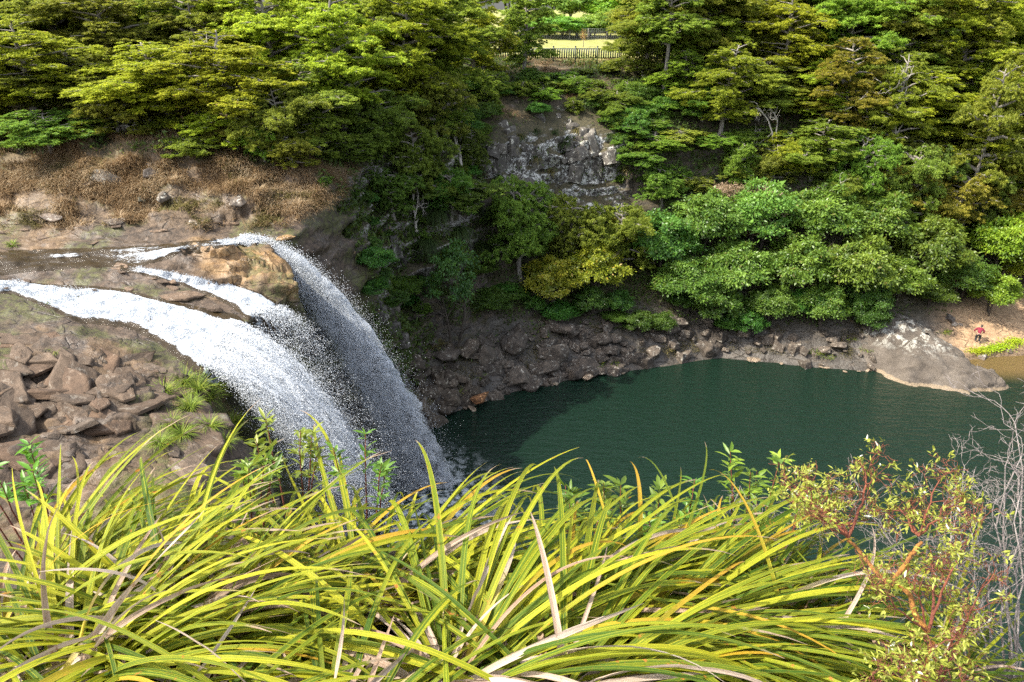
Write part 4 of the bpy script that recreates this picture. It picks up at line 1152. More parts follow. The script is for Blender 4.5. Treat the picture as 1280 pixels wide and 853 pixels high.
YEL, MID, GRN, DRK, OLV = (1.42, 1.32, .75), (.95, 1.0, 1.0), (.68, .90, .95), (.48, .72, .85), (.85, .82, .9)
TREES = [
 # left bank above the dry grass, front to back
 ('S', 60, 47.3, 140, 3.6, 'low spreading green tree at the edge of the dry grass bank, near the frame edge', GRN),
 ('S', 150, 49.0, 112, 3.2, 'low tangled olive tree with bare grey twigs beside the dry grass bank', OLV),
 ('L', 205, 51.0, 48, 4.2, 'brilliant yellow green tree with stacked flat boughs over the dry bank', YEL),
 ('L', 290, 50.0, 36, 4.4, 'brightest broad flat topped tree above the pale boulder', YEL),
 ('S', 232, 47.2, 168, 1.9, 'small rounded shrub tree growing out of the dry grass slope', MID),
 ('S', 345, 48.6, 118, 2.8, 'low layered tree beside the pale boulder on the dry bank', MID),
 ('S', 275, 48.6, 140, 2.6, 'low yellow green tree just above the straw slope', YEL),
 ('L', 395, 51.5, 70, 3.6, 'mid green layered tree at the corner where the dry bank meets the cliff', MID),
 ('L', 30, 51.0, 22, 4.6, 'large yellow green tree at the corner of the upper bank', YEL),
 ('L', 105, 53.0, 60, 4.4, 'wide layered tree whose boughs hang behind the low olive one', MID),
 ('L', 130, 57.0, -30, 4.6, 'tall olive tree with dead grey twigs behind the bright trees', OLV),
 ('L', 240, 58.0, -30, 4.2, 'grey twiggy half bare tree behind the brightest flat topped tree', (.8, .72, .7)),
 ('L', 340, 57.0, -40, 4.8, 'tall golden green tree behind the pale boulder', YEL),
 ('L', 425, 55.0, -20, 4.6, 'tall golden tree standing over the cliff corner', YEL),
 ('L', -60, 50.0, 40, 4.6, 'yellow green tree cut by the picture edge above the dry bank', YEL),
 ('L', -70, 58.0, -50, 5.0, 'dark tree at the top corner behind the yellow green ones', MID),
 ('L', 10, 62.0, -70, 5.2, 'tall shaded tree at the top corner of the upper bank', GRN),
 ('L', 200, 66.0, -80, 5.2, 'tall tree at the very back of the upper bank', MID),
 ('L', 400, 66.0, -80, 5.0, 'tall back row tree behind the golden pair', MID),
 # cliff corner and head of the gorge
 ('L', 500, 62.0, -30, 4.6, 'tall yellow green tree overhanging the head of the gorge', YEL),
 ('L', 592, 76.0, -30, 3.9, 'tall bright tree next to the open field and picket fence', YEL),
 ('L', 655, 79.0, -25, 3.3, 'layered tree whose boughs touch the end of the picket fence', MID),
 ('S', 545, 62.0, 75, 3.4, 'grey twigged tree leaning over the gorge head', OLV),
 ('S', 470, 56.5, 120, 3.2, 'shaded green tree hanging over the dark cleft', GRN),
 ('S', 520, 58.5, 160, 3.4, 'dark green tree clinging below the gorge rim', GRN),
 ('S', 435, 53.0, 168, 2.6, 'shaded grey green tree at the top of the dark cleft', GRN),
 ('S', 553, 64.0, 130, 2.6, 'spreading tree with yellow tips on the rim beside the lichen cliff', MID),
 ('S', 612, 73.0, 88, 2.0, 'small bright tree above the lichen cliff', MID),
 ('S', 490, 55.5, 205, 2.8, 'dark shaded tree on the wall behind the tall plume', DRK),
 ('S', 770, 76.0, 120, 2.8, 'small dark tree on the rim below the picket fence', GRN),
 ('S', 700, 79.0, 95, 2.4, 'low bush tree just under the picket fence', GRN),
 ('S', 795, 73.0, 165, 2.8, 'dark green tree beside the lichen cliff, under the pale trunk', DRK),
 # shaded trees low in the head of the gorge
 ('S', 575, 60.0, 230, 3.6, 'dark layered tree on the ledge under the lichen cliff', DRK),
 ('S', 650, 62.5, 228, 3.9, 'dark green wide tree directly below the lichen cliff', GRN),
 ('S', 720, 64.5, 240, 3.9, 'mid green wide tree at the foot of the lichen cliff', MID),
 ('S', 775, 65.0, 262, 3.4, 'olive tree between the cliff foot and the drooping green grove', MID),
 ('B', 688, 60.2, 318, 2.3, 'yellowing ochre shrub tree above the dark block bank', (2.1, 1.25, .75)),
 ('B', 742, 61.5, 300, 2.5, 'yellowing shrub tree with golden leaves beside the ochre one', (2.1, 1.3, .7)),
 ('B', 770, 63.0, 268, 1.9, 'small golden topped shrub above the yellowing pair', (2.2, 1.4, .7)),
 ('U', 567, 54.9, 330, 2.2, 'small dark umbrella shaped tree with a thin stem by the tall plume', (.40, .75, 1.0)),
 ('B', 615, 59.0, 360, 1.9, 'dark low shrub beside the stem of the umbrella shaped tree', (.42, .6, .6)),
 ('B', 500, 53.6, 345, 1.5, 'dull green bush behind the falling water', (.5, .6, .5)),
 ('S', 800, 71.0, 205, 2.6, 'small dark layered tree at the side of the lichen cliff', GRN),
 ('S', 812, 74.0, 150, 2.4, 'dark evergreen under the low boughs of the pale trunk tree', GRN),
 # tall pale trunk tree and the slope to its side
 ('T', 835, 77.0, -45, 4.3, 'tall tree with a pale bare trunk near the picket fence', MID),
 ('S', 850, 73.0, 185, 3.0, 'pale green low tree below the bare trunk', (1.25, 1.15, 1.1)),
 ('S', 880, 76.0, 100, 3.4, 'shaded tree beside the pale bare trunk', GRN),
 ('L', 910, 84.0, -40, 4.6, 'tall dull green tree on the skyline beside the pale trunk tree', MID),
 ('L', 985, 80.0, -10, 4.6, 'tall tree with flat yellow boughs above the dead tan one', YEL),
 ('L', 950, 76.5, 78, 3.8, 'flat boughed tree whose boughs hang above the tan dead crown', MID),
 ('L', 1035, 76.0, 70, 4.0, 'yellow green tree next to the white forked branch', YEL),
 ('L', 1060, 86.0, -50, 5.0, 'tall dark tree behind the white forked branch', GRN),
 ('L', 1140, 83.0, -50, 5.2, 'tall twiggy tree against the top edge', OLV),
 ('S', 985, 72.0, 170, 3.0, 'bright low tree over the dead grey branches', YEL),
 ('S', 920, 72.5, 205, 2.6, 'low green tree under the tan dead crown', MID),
 ('S', 1040, 71.5, 205, 2.8, 'low yellow green tree beside the dead grey branches', MID),
 ('L', 1215, 80.0, -30, 5.6, 'huge layered tree at the top corner on the sunny slope', YEL),
 ('L', 1165, 75.5, 85, 5.0, 'wide tree of many flat bright tiers on the sunny slope', YEL),
 ('L', 1255, 74.0, 95, 5.2, 'wide tiered tree at the frame edge on the sunny slope', YEL),
 ('L', 1110, 78.0, 50, 4.0, 'shaded tree between the forked branch and the many tiered one', MID),
 ('S', 1120, 71.0, 205, 3.6, 'brown tinged layered tree above the drooping grove', (1.2, .92, .9)),
 ('S', 1200, 70.5, 212, 4.0, 'brown tiered tree under the many tiered bright one', (1.25, .95, .95)),
 ('S', 1275, 71.0, 205, 3.8, 'brownish tiered tree at the frame edge above the lime bush', (1.2, .95, .95)),
 ('L', 1345, 78.0, 0, 5.4, 'layered tree mostly beyond the frame on the sunny slope', YEL),
 ('L', 1400, 72.0, 110, 5.4, 'tiered tree beyond the frame above the sandy path', YEL),
 # bright drooping grove over the far shore
 ('B', 830, 63.5, 262, 2.9, 'dark green leafy tree where the grove meets the shaded ledge', (.7, .9, .9)),
 ('B', 880, 65.5, 232, 3.3, 'bright green leafy tree under the tan dead crown', (.95, 1.05, 1.05)),
 ('B', 950, 67.0, 222, 3.4, 'tallest rounded crown of the bright green grove', (1.05, 1.1, 1.1)),
 ('B', 1025, 67.5, 228, 3.5, 'broad bright crown in the top row of the grove', (1.1, 1.1, 1)),
 ('B', 1095, 67.5, 232, 3.4, 'bright crown of the grove under the brown tinged tree', (1.1, 1.1, 1)),
 ('B', 1160, 66.5, 268, 3.2, 'leafy crown at the sunny end of the grove', (1.1, 1.05, .9)),
 ('B', 860, 62.3, 318, 2.7, 'leafy tree drooping over the lichen flecked bank', (.85, 1.0, 1.0)),
 ('B', 925, 63.0, 295, 3.0, 'middle row leafy tree drooping in the grove', (1.0, 1.05, 1.05)),
 ('B', 1000, 63.6, 290, 3.1, 'fullest middle row crown of the grove', (1.1, 1.1, 1)),
 ('B', 1070, 63.6, 292, 3.1, 'middle row crown of the grove above the big outcrop', (1.15, 1.1, .95)),
 ('B', 1130, 64.4, 318, 2.5, 'crown of the grove that shades the head of the outcrop', (1.1, 1.05, .9)),
 ('B', 900, 61.6, 350, 2.1, 'low skirt of leaves hanging to the bank below the grove', (.85, .95, .95)),
 ('B', 965, 61.4, 355, 2.0, 'low leafy skirt in the middle of the grove foot', (.85, .95, .95)),
 ('B', 1030, 61.4, 352, 2.1, 'low leafy skirt between the grove and the small stones', (.85, .95, .9)),
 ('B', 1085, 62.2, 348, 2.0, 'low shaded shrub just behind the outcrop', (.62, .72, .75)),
 # sunny end above the path
 ('B', 1258, 67.5, 262, 3.0, 'lime green sunlit bush above the sandy path', (1.7, 1.45, .7)),
 ('B', 1290, 66.0, 300, 2.4, 'lime bush at the frame edge above the sandy path', (1.7, 1.45, .7)),
 ('B', 1205, 66.6, 318, 2.4, 'olive bush shading the inlet behind the person', (.75, .68, .6)),
 ('B', 1243, 65.6, 338, 2.0, 'yellow green bush hanging just over the person', (1.35, 1.25, .75)),
 ('B', 1165, 65.2, 348, 1.8, 'dull olive bush behind the head of the outcrop', (.75, .75, .7)),
 ('B', 1350, 68.0, 280, 3.2, 'leafy bush beyond the frame above the path', (1.4, 1.3, .8)),
 # beyond the field
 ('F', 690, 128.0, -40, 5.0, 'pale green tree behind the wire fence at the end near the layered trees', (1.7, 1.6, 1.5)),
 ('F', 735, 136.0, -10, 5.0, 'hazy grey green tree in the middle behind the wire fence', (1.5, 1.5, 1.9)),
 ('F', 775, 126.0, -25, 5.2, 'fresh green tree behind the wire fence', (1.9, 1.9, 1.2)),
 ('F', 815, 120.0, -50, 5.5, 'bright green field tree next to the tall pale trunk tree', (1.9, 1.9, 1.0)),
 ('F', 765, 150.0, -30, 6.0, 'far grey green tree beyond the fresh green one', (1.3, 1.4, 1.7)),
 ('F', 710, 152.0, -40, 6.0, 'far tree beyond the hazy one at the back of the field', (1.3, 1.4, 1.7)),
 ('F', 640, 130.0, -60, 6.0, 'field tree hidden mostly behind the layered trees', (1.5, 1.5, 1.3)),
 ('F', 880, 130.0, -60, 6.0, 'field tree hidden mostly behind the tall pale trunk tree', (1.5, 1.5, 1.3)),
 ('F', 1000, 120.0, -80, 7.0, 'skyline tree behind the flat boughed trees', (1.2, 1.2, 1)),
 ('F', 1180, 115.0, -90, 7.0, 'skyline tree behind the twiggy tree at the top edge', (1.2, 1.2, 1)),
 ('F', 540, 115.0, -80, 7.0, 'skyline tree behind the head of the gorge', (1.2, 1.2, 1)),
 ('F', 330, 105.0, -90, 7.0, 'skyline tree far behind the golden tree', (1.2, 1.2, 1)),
 ('F', 100, 100.0, -90, 7.0, 'skyline tree far behind the upper bank', (1.2, 1.2, 1)),
]
for T in TREES: plant_tree(*T)
# the woods close up behind and between
FILL = [
 ('layered evergreen in the closed wood at the back of the upper bank', 'wood behind the upper bank', 'L', -120, 660, (58, 78), (-70, 20), 4.6, 26, (.95, 1.0, .95), None),
 ('layered evergreen in the packed wood along the top of the sunny slope', 'wood on top of the sunny slope', 'L', 800, 1420, (80, 100), (-90, -10), 5.0, 30, (1.05, 1.05, .9), None),
 ('evergreen filling the middle of the sunny slope below the wood', 'evergreens filling the sunny slope', 'L', 850, 1400, (71, 80), (40, 150), 3.9, 24, (1.08, 1.08, .85), None),
 ('low shaded evergreen in the gap above the leafy grove', 'low evergreens above the grove', 'S', 800, 1330, (69, 74), (165, 225), 2.9, 20, (.82, .92, .95), None),
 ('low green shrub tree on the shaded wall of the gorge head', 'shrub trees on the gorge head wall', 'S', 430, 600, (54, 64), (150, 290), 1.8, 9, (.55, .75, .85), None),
 ('low green shrub tree on the steep slope below the picket fence', 'shrub trees below the picket fence', 'S', 590, 830, (75, 83), (90, 125), 1.7, 12, (.75, .92, .9), None),
 ('small leafy shrub along the top of the rocky far bank', 'shrubs along the top of the far bank', 'B', 590, 1100, (58.5, 62.5), (355, 395), 1.25, 22, (.55, .72, .7), None),
 ('rounded shrub in the row along the wire fence at the far side of the field', 'shrub row along the wire fence', 'B', 640, 860, (113.5, 117), (6, 28), 2.8, 20, (1.5, 1.5, 1.2), None),
 ('low evergreen shrub at the top edge of the dry grass bank', 'shrubs over the dry grass bank', 'S', -40, 400, (47.5, 50.5), (140, 178), 1.7, 14, (.95, 1.0, .9), None),
]
ORD = 'first second third fourth fifth sixth seventh eighth ninth tenth eleventh twelfth thirteenth fourteenth fifteenth sixteenth seventeenth eighteenth nineteenth twentieth'.split()
ORD += ['twenty ' + o for o in ORD[:9]] + ['thirtieth'] + ['thirty ' + o for o in ORD[:9]]
BASE = {'wood behind the upper bank': 'evergreen in the wood behind the upper bank', 'wood on top of the sunny slope': 'evergreen in the wood atop the sunny slope',
        'evergreens filling the sunny slope': 'evergreen filling the middle of the sunny slope', 'low evergreens above the grove': 'low shaded evergreen in the gap above the grove'}
ENDS = {'wood behind the upper bank': ('counting away from the open field', True), 'wood on top of the sunny slope': ('counting from the picket fence', False),
        'evergreens filling the sunny slope': ('counting from the pale trunk', False), 'low evergreens above the grove': ('counting from the lichen crag', False),
        'shrub row along the wire fence': None}
for lab, grp, kind, x0, x1, yr, tr_, rad, n, tint, _m in FILL:
    made = []
    for k in range(n):
        px = x0 + (x1 - x0) * (k + RNG.random()) / n
        y = RNG.uniform(*yr)
        if kind == 'L' and 672 < px < 792 and y > 70: continue
        if grp == 'wood behind the upper bank' and ground(at_y(px, 60, y)[0], y)[0] < 20.5: continue
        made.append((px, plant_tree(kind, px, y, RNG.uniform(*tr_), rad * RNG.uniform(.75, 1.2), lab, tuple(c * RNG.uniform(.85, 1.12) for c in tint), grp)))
    if ENDS.get(grp):
        how, rev = ENDS[grp]
        for i, (_px, t) in enumerate(sorted(made, key=lambda a: a[0], reverse=rev)):
            t['label'] = BASE[grp] + ', ' + ORD[i] + ' ' + how


def shrub_at(px, py, rad, label, group, tint, kinds='BS'):
    h, nn = hit(px, py)
    if h is None: return
    k = kinds[RNG.integers(0, len(kinds))]
    vs, H0, R0 = TDIM[k]
    tm, cm = vs[RNG.integers(0, len(vs))]
    hh = rad * RNG.uniform(1.0, 1.6)
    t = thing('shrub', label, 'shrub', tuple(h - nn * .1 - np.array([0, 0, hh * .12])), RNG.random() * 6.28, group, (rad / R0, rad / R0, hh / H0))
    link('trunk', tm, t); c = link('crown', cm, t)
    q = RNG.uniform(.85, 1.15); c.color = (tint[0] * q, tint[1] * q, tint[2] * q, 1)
for k in range(48):
    px, py = RNG.uniform(585, 830), RNG.uniform(98, 172)
    if 625 < px < 755 and py > 152: continue
    if 690 < px < 775 and py < 108: continue
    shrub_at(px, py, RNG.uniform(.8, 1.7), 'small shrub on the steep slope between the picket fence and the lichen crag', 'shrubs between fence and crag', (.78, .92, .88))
for k in range(30):
    px, py = RNG.uniform(395, 535), RNG.uniform(225, 400)
    if px < 400 + (py - 260) * .55: continue
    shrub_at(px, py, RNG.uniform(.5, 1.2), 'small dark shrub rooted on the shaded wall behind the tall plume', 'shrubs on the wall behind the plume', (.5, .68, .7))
for k in range(16):
    px, py = RNG.choice([RNG.uniform(560, 612), RNG.uniform(762, 800)]), RNG.uniform(150, 235)
    shrub_at(px, py, RNG.uniform(.7, 1.3), 'small shrub at the side of the lichen crag', 'shrubs flanking the crag', (.62, .8, .8))

def dead_tree(px, py, H, label, leafy=0, seed=1, rz=0, sc=1.0, mat=None):
    h, _ = hit(px, py)
    tm, cm = bare_tree(seed, H, mat, leafy)
    t = thing('dead_tree', label, 'dead tree', tuple(h - np.array([0, 0, .1])), rz, None, (sc, sc, sc))
    link('trunk', tm, t)
    if cm: link('crown', cm, t)
    return t
def dead_at(px, y, py, *a, **k):
    """base at depth y, a little above the slope so that it shows through the canopy"""
    p = at_y(px, py, y)
    tm, cm = bare_tree(k.pop('seed'), a[0], None, k.pop('leafy', 0))
    z, _ = ground(p[0], p[1])
    t = thing('dead_tree', a[1], 'dead tree', (p[0], p[1], z), k.pop('rz', 0), None, (1, 1, (p[2] - z) / a[0]))
    link('trunk', tm, t)
    if cm: link('crown', cm, t)
dead_at(925, 69.0, 172, 5.5, 'dead tree with a dense tan brown crown above the grove', seed=3, leafy=230)
dead_at(1052, 69.5, 160, 5.5, 'leafless grey tree with a tangle of fine branches over the grove', seed=5)
dead_at(1150, 73.5, 45, 9.0, 'bleached leafless tree with a white forked limb on the sunny slope', seed=8)
dead_at(985, 71.5, 90, 6.5, 'leafless white tree showing between the flat boughed trees', seed=9)
dead_at(125, 48.6, 95, 3.2, 'bare grey twiggy tree among the low olive boughs on the upper bank', seed=12)
dead_at(215, 52.5, -5, 6.0, 'bare tangled grey tree behind the brilliant yellow green one', seed=13)
dead_at(575, 63.5, 85, 4.5, 'bare grey tree leaning at the gorge head', seed=14)
dead_at(520, 57.0, 190, 3.5, 'thin bare tree on the shaded wall below the rim', seed=15)

# young tree with orange leaves on the field
def young_tree():
    p = at_y(729, 57, 101.0)
    z, _ = ground(p[0], p[1])
    t = thing('young_tree', 'slim young tree with orange leaves standing on the mown field', 'tree', (p[0], p[1], z))
    mb = MB(); tube(mb, [[0, 0, -.2], [.03, 0, .8], [0, .02, 1.7]], [.05, .04, .02], 6)
    for k in range(6):
        a = k * 1.1; tube(mb, [[0, 0, .8 + k * .13], [.3 * math.cos(a), .3 * math.sin(a), 1.1 + k * .14]], [.02, .006], 4, cap=False)
    link('trunk', mb.mesh('trunk', M_BARK, True), t)
    n = 260
    P = RNG.normal(size=(n, 3)) * np.array([.2, .2, .3]) + np.array([0, 0, 1.35])
    V, F = leaf_cards(P, RNG.normal(size=(n, 3)), RNG.normal(size=(n, 3)) + np.array([0, 0, 1]), .14, .08)
    c = link('crown', mesh_of('crown', V, F, leaf_mat('orange_foliage', (.26, .13, .05), (.42, .26, .11), .3, objcol=False), attrs={'rnd': np.repeat(RNG.random(n) * .9, 4)}), t)
young_tree()
# ------------------------------------------------------------------ low growth
def undergrowth():
    # leafy ground layer on the wooded slopes
    C = TV[TF].mean(1)
    ar = np.linalg.norm(np.cross(TV[TF[:, 1]] - TV[TF[:, 0]], TV[TF[:, 3]] - TV[TF[:, 0]]), axis=1)
    f = lambda a: a[TF].mean(1)
    nrm = N1[TF[:, 0]]
    w = ar * (C[:, 1] > 44) * (C[:, 1] < 92) * (np.abs(C[:, 0]) < 70) * (C[:, 2] > 2.6)
    w *= (1 - f(dry)) * (1 - f(dirt)) * (1 - .95 * f(lich) * (C[:, 0] > -5)) * (1 - f(field)) * (1 - f(plateau))
    w *= sstep(-.5, .25, fbm(C * .45, 131, 3)) * (.55 + .45 * np.clip(nrm[:, 2], 0, 1))
    w *= np.where(C[:, 2] < 4.5, .3, 1)
    n = 170000
    k = RNG.choice(len(C), n, p=w / w.sum())
    P = C[k] + RNG.normal(size=(n, 3)) * .16
    tall = np.clip(fbm(P * .8, 133, 2) + .4, 0, 1.2)
    P += nrm[k] * (RNG.random(n) * (.15 + .75 * tall))[:, None]
    A = RNG.normal(size=(n, 3)) + np.array([0, 0, -.2]); N = nrm[k] + np.array([0, 0, .8]) + RNG.normal(size=(n, 3)) * .5
    V, F = leaf_cards(P, A, N, .30 * RNG.lognormal(0, .3, n), .13, .12)
    m = leaf_mat('undergrowth_leaves', (.028, .052, .010), (.10, .14, .025), .3, dead=(.16, .10, .05), objcol=False)
    stuff('undergrowth', mesh_of('undergrowth', V, F, m, attrs={'rnd': np.repeat(np.clip(fbm(P * .3, 135, 2) * .35 + .45 + RNG.normal(size=n) * .2, 0, 1), 4)}))
undergrowth()

def blades(P, azim, L, W, lean, droop, nseg=5, rng=RNG):
    """narrow grass blades as tapering ribbons bending over"""
    n = len(P)
    d = np.stack([np.cos(azim), np.sin(azim)], 1)
    side = np.stack([-d[:, 1], d[:, 0], 0 * azim], 1)
    el = lean.copy()
    p = P.copy()
    rows = []
    for k in range(nseg + 1):
        w = W * (1 - (k / nseg) ** 1.6) * .5 + .0015
        rows.append(np.stack([p - side * w[:, None], p + side * w[:, None]], 1))
        st = (L / nseg)[:, None]
        p = p + np.concatenate([d * np.cos(el)[:, None], np.sin(el)[:, None]], 1) * st
        el = el - droop / nseg
    V = np.stack(rows, 1)                                     # n, seg+1, 2, 3
    b = np.arange(n)[:, None] * (nseg + 1) * 2
    q = np.arange(nseg)[None, :] * 2
    F = np.stack([b + q, b + q + 1, b + q + 3, b + q + 2], -1).reshape(-1, 4)
    return V.reshape(-1, 3), F, (nseg + 1) * 2

def grass_mat(name, a, b, c=None, trans=.3):
    t = NT(name)
    r = t.attr('rnd')
    col = t.ramp(r, [(.0, a), (.6, b), (1.0, c or b)])
    p = t.bsdf(col, .6, **{'Specular_IOR_Level': .25})
    tr = t.n('BsdfTranslucent', Color=col)
    ms = t.n('MixShader', _0=trans); t.set(ms.inputs[1], p); t.set(ms.inputs[2], tr.outputs[0])
    return t.done(ms.outputs[0])
M_STRAW = grass_mat('straw_grass', (.16, .102, .053), (.33, .225, .12), (.48, .39, .26))
M_FRESH = grass_mat('fresh_grass', (.07, .12, .012), (.19, .27, .03), (.36, .34, .06))
M_DKGRASS = grass_mat('dark_hanging_grass', (.018, .036, .010), (.05, .085, .022), (.10, .13, .035))
M_OLGRASS = grass_mat('olive_grass', (.06, .055, .02), (.16, .14, .045), (.30, .25, .10))

def scatter_grass(name, mask, n, mat, L=(.25, .6), W=.022, seed=0):
    C = TV[TF].mean(1)
    ar = np.linalg.norm(np.cross(TV[TF[:, 1]] - TV[TF[:, 0]], TV[TF[:, 3]] - TV[TF[:, 0]]), axis=1)
    w = ar * mask(C)
    k = RNG.choice(len(C), n, p=w / w.sum())
    P = C[k] + (TV[TF[k, 1]] - TV[TF[k, 0]]) * (RNG.random((n, 1)) - .5) + (TV[TF[k, 3]] - TV[TF[k, 0]]) * (RNG.random((n, 1)) - .5)
    nrm = N1[TF[k, 0]]
    az = np.arctan2(nrm[:, 1], nrm[:, 0]) + RNG.normal(size=n) * .7 + .6 * fbm(P * .5, 141 + seed, 2)
    l = RNG.uniform(*L, n) * (1 + .4 * fbm(P * .7, 143 + seed, 2))
    V, F, q = blades(P - nrm * .03, az, l, np.full(n, W) * RNG.uniform(.7, 1.4, n), RNG.uniform(.5, 1.2, n), RNG.uniform(.8, 1.9, n), 4)
    tone = np.clip(.5 + .3 * fbm(P * .6, 145 + seed, 3) + RNG.normal(size=n) * .2, 0, 1)
    stuff(name, mesh_of(name, V, F, mat, attrs={'rnd': np.repeat(tone, q)}))
fv = lambda a: a[TF].mean(1)
fdry, fmoss, ffield = fv(dry), fv(moss), fv(field)
def m_dry(C): return fdry * (C[:, 0] < -8) * (C[:, 1] < 53) * (C[:, 0] > -36) * (.06 + .94 * sstep(-.45, .3, fbm(C * np.array([.5, .8, .8]), 99, 4)))
scatter_grass('dry_grass', m_dry, 90000, M_STRAW, (.35, .8), .024)
def m_dry2(C): return fdry * (C[:, 0] >= -8) * sstep(-.2, .3, fbm(C * .6, 152, 3)) * (C[:, 1] < 88)
scatter_grass('dry_grass', m_dry2, 12000, M_STRAW, (.3, .7), .035, 3)
def m_olive(C): return (fdry > .1) * (C[:, 0] < -8) * (C[:, 1] < 50) * (C[:, 0] > -36) * sstep(.12, .4, fbm(C * .55, 153, 3))
scatter_grass('green_grass', m_olive, 26000, M_OLGRASS, (.2, .5), .024, 5)
def m_field(C): return (C[:, 1] > 84) * (C[:, 1] < 87.5) * (C[:, 0] > -6) * (C[:, 0] < 22) * (C[:, 2] > 22)
scatter_grass('rough_grass', m_field, 5000, M_STRAW, (.25, .6), .04, 7)
def m_shelf(C): return fmoss * (C[:, 0] < -9) * (C[:, 1] < 31) * (C[:, 2] > 12) * sstep(.1, .4, fbm(C * .9, 154, 3))
scatter_grass('moss_grass', m_shelf, 7000, M_OLGRASS, (.08, .25), .016, 9)
def m_bank(C): return (C[:, 1] > 49) * (C[:, 1] < 66) * (C[:, 0] > -8) * (C[:, 0] < 34) * (C[:, 2] < 3.8) * (C[:, 2] > .5) * sstep(.15, .45, fbm(C * .5, 155, 3))
scatter_grass('bank_grass', m_bank, 9000, M_OLGRASS, (.15, .45), .028, 11)

def tuft(name, label, cat, p, n, L, W, mat, lean=(.5, 1.35), droop=(.8, 2.0), spread=.15, az=None, group=None, nseg=6, part='blades', tone=.5):
    t = thing(name, label, cat, tuple(p), 0, group)
    a = RNG.random(n) * 6.28 if az is None else az[0] + RNG.normal(size=n) * az[1]
    P = np.stack([np.cos(a) * spread * RNG.random(n), np.sin(a) * spread * RNG.random(n), 0 * a - .05], 1)
    V, F, q = blades(P, a, RNG.uniform(*L, n), W * RNG.uniform(.7, 1.25, n), RNG.uniform(*lean, n), RNG.uniform(*droop, n), nseg)
    link(part, mesh_of(part, V, F, mat, attrs={'rnd': np.repeat(np.clip(RNG.normal(tone, .22, n), 0, 1), q)}), t)
    return t
def tuft_px(px, py, *a, **k):
    h, _ = hit(px, py)
    if h is None: return
    return tuft(*a[:3], h, *a[3:], **k)
# fresh clumps at the mossy edge of the near shelf
for px, py, lab, n, L in [(232, 478, 'fresh green grass clump at the brink beside the broad cascade', 150, (.5, 1.2)),
                          (262, 500, 'green weed clump leaning over the brink under the broad cascade', 170, (.5, 1.2)),
                          (238, 510, 'pale green weed clump on the mossy lip of the near shelf', 170, (.5, 1.1)),
                          (215, 530, 'low bright green weed clump on the mossy slope of the near shelf', 150, (.35, .8)),
                          (262, 535, 'dense green clump on the steep mossy corner of the shelf', 200, (.4, .9)),
                          (280, 555, 'lowest green clump at the corner of the shelf above the long leaves', 200, (.4, .9)),
                          (205, 492, 'green clump at the head of the mossy slope of the near shelf', 170, (.5, 1.1)),
                          (248, 488, 'tall fresh green clump right at the brink of the near shelf', 190, (.6, 1.3)),
                          (228, 545, 'broad green clump low on the mossy slope', 190, (.5, 1.0)),
                          (290, 530, 'green clump hanging on the mossy corner beside the white water', 190, (.5, 1.1)),
                          (200, 555, 'green clump at the bottom of the mossy slope by the rocks', 170, (.4, .9)),
                          (60, 378, 'small tuft of green grass at the water edge of the near shelf', 60, (.25, .55)),
                          (45, 372, 'small dark green tuft nearest the head of the broad cascade', 50, (.25, .5)),
                          (70, 440, 'small olive tuft in a crack of the near shelf', 60, (.25, .5)),
                          (15, 307, 'bright yellow green tuft beside the far channel', 110, (.3, .6))]:
    tuft_px(px, py, 'grass_clump', lab, 'grass clump', n, L, .024, M_FRESH)
# hanging dark tussocks on the gorge wall
for px, py, lab, n in [(548, 262, 'dark tussock with long leaves hanging down the gorge wall', 150), (572, 285, 'large dark hanging tussock below the first on the wall', 190),
                       (538, 300, 'dark hanging tussock beside the white flecked rock face', 150), (590, 262, 'dark tussock hanging above the umbrella shaped tree', 150),
                       (600, 305, 'drooping dark tussock just over the umbrella shaped tree', 150), (735, 125, 'spiky dark tussock on the slope under the picket fence', 120),
                       (560, 318, 'lowest dark hanging tussock behind the umbrella shaped tree', 150)]:
    h, nn = hit(px, py)
    if h is None: continue
    az = math.atan2(nn[1], nn[0])
    tuft('hanging_tussock', lab, 'tussock', h, n, (1.2, 2.4), .06, M_DKGRASS, (-.2, .9), (1.2, 2.2), .35, (az, .7), nseg=7)
for k in range(22):
    px, py = RNG.uniform(600, 800), RNG.uniform(118, 232)
    h, nn = hit(px, py)
    if h is None: continue
    tuft('hanging_tussock', 'small tussock rooted in the joints of the lichen crag', 'tussock', h, 60, (.5, 1.1), .05, M_OLGRASS if k % 2 else M_DKGRASS, (-.1, 1.2), (1.0, 2.2), .2, (math.atan2(nn[1], nn[0]), .8), 'tussocks in the crag')
# bright plants along the shore
for px, py, lab, n, L in [(745, 455, 'bright green weed patch just above the waterline stones', 90, (.3, .7)), (765, 452, 'second bright weed patch beside the first above the waterline', 70, (.3, .6)),
                          (835, 436, 'yellow green weed on the bank under the drooping trees', 50, (.3, .6)), (1020, 440, 'green weed patch on the low bank among small stones', 90, (.3, .6)),
                          (1062, 423, 'bright little weed patch below the grove skirt', 60, (.25, .5)), (1083, 437, 'yellow green weed patch beside the big outcrop', 80, (.3, .6)),
                          (1035, 446, 'olive weed patch close to the water by the outcrop', 70, (.3, .5)), (545, 432, 'dry yellow grass clump beside the falling water', 130, (.5, 1.0)),
                          (565, 436, 'straggling yellow grass on top of the dark bank', 110, (.4, .9)), (600, 470, 'mossy yellow tuft between the dark blocks', 60, (.25, .5)),
                          (572, 490, 'small green tuft beside the rust brown slab', 50, (.2, .45)), (1180, 415, 'yellow green weeds at the head of the inlet', 80, (.3, .6))]:
    tuft_px(px, py, 'weed_patch', lab, 'weeds', n, L, .05, M_FRESH if py > 445 or px > 1000 else M_OLGRASS, spread=.6)
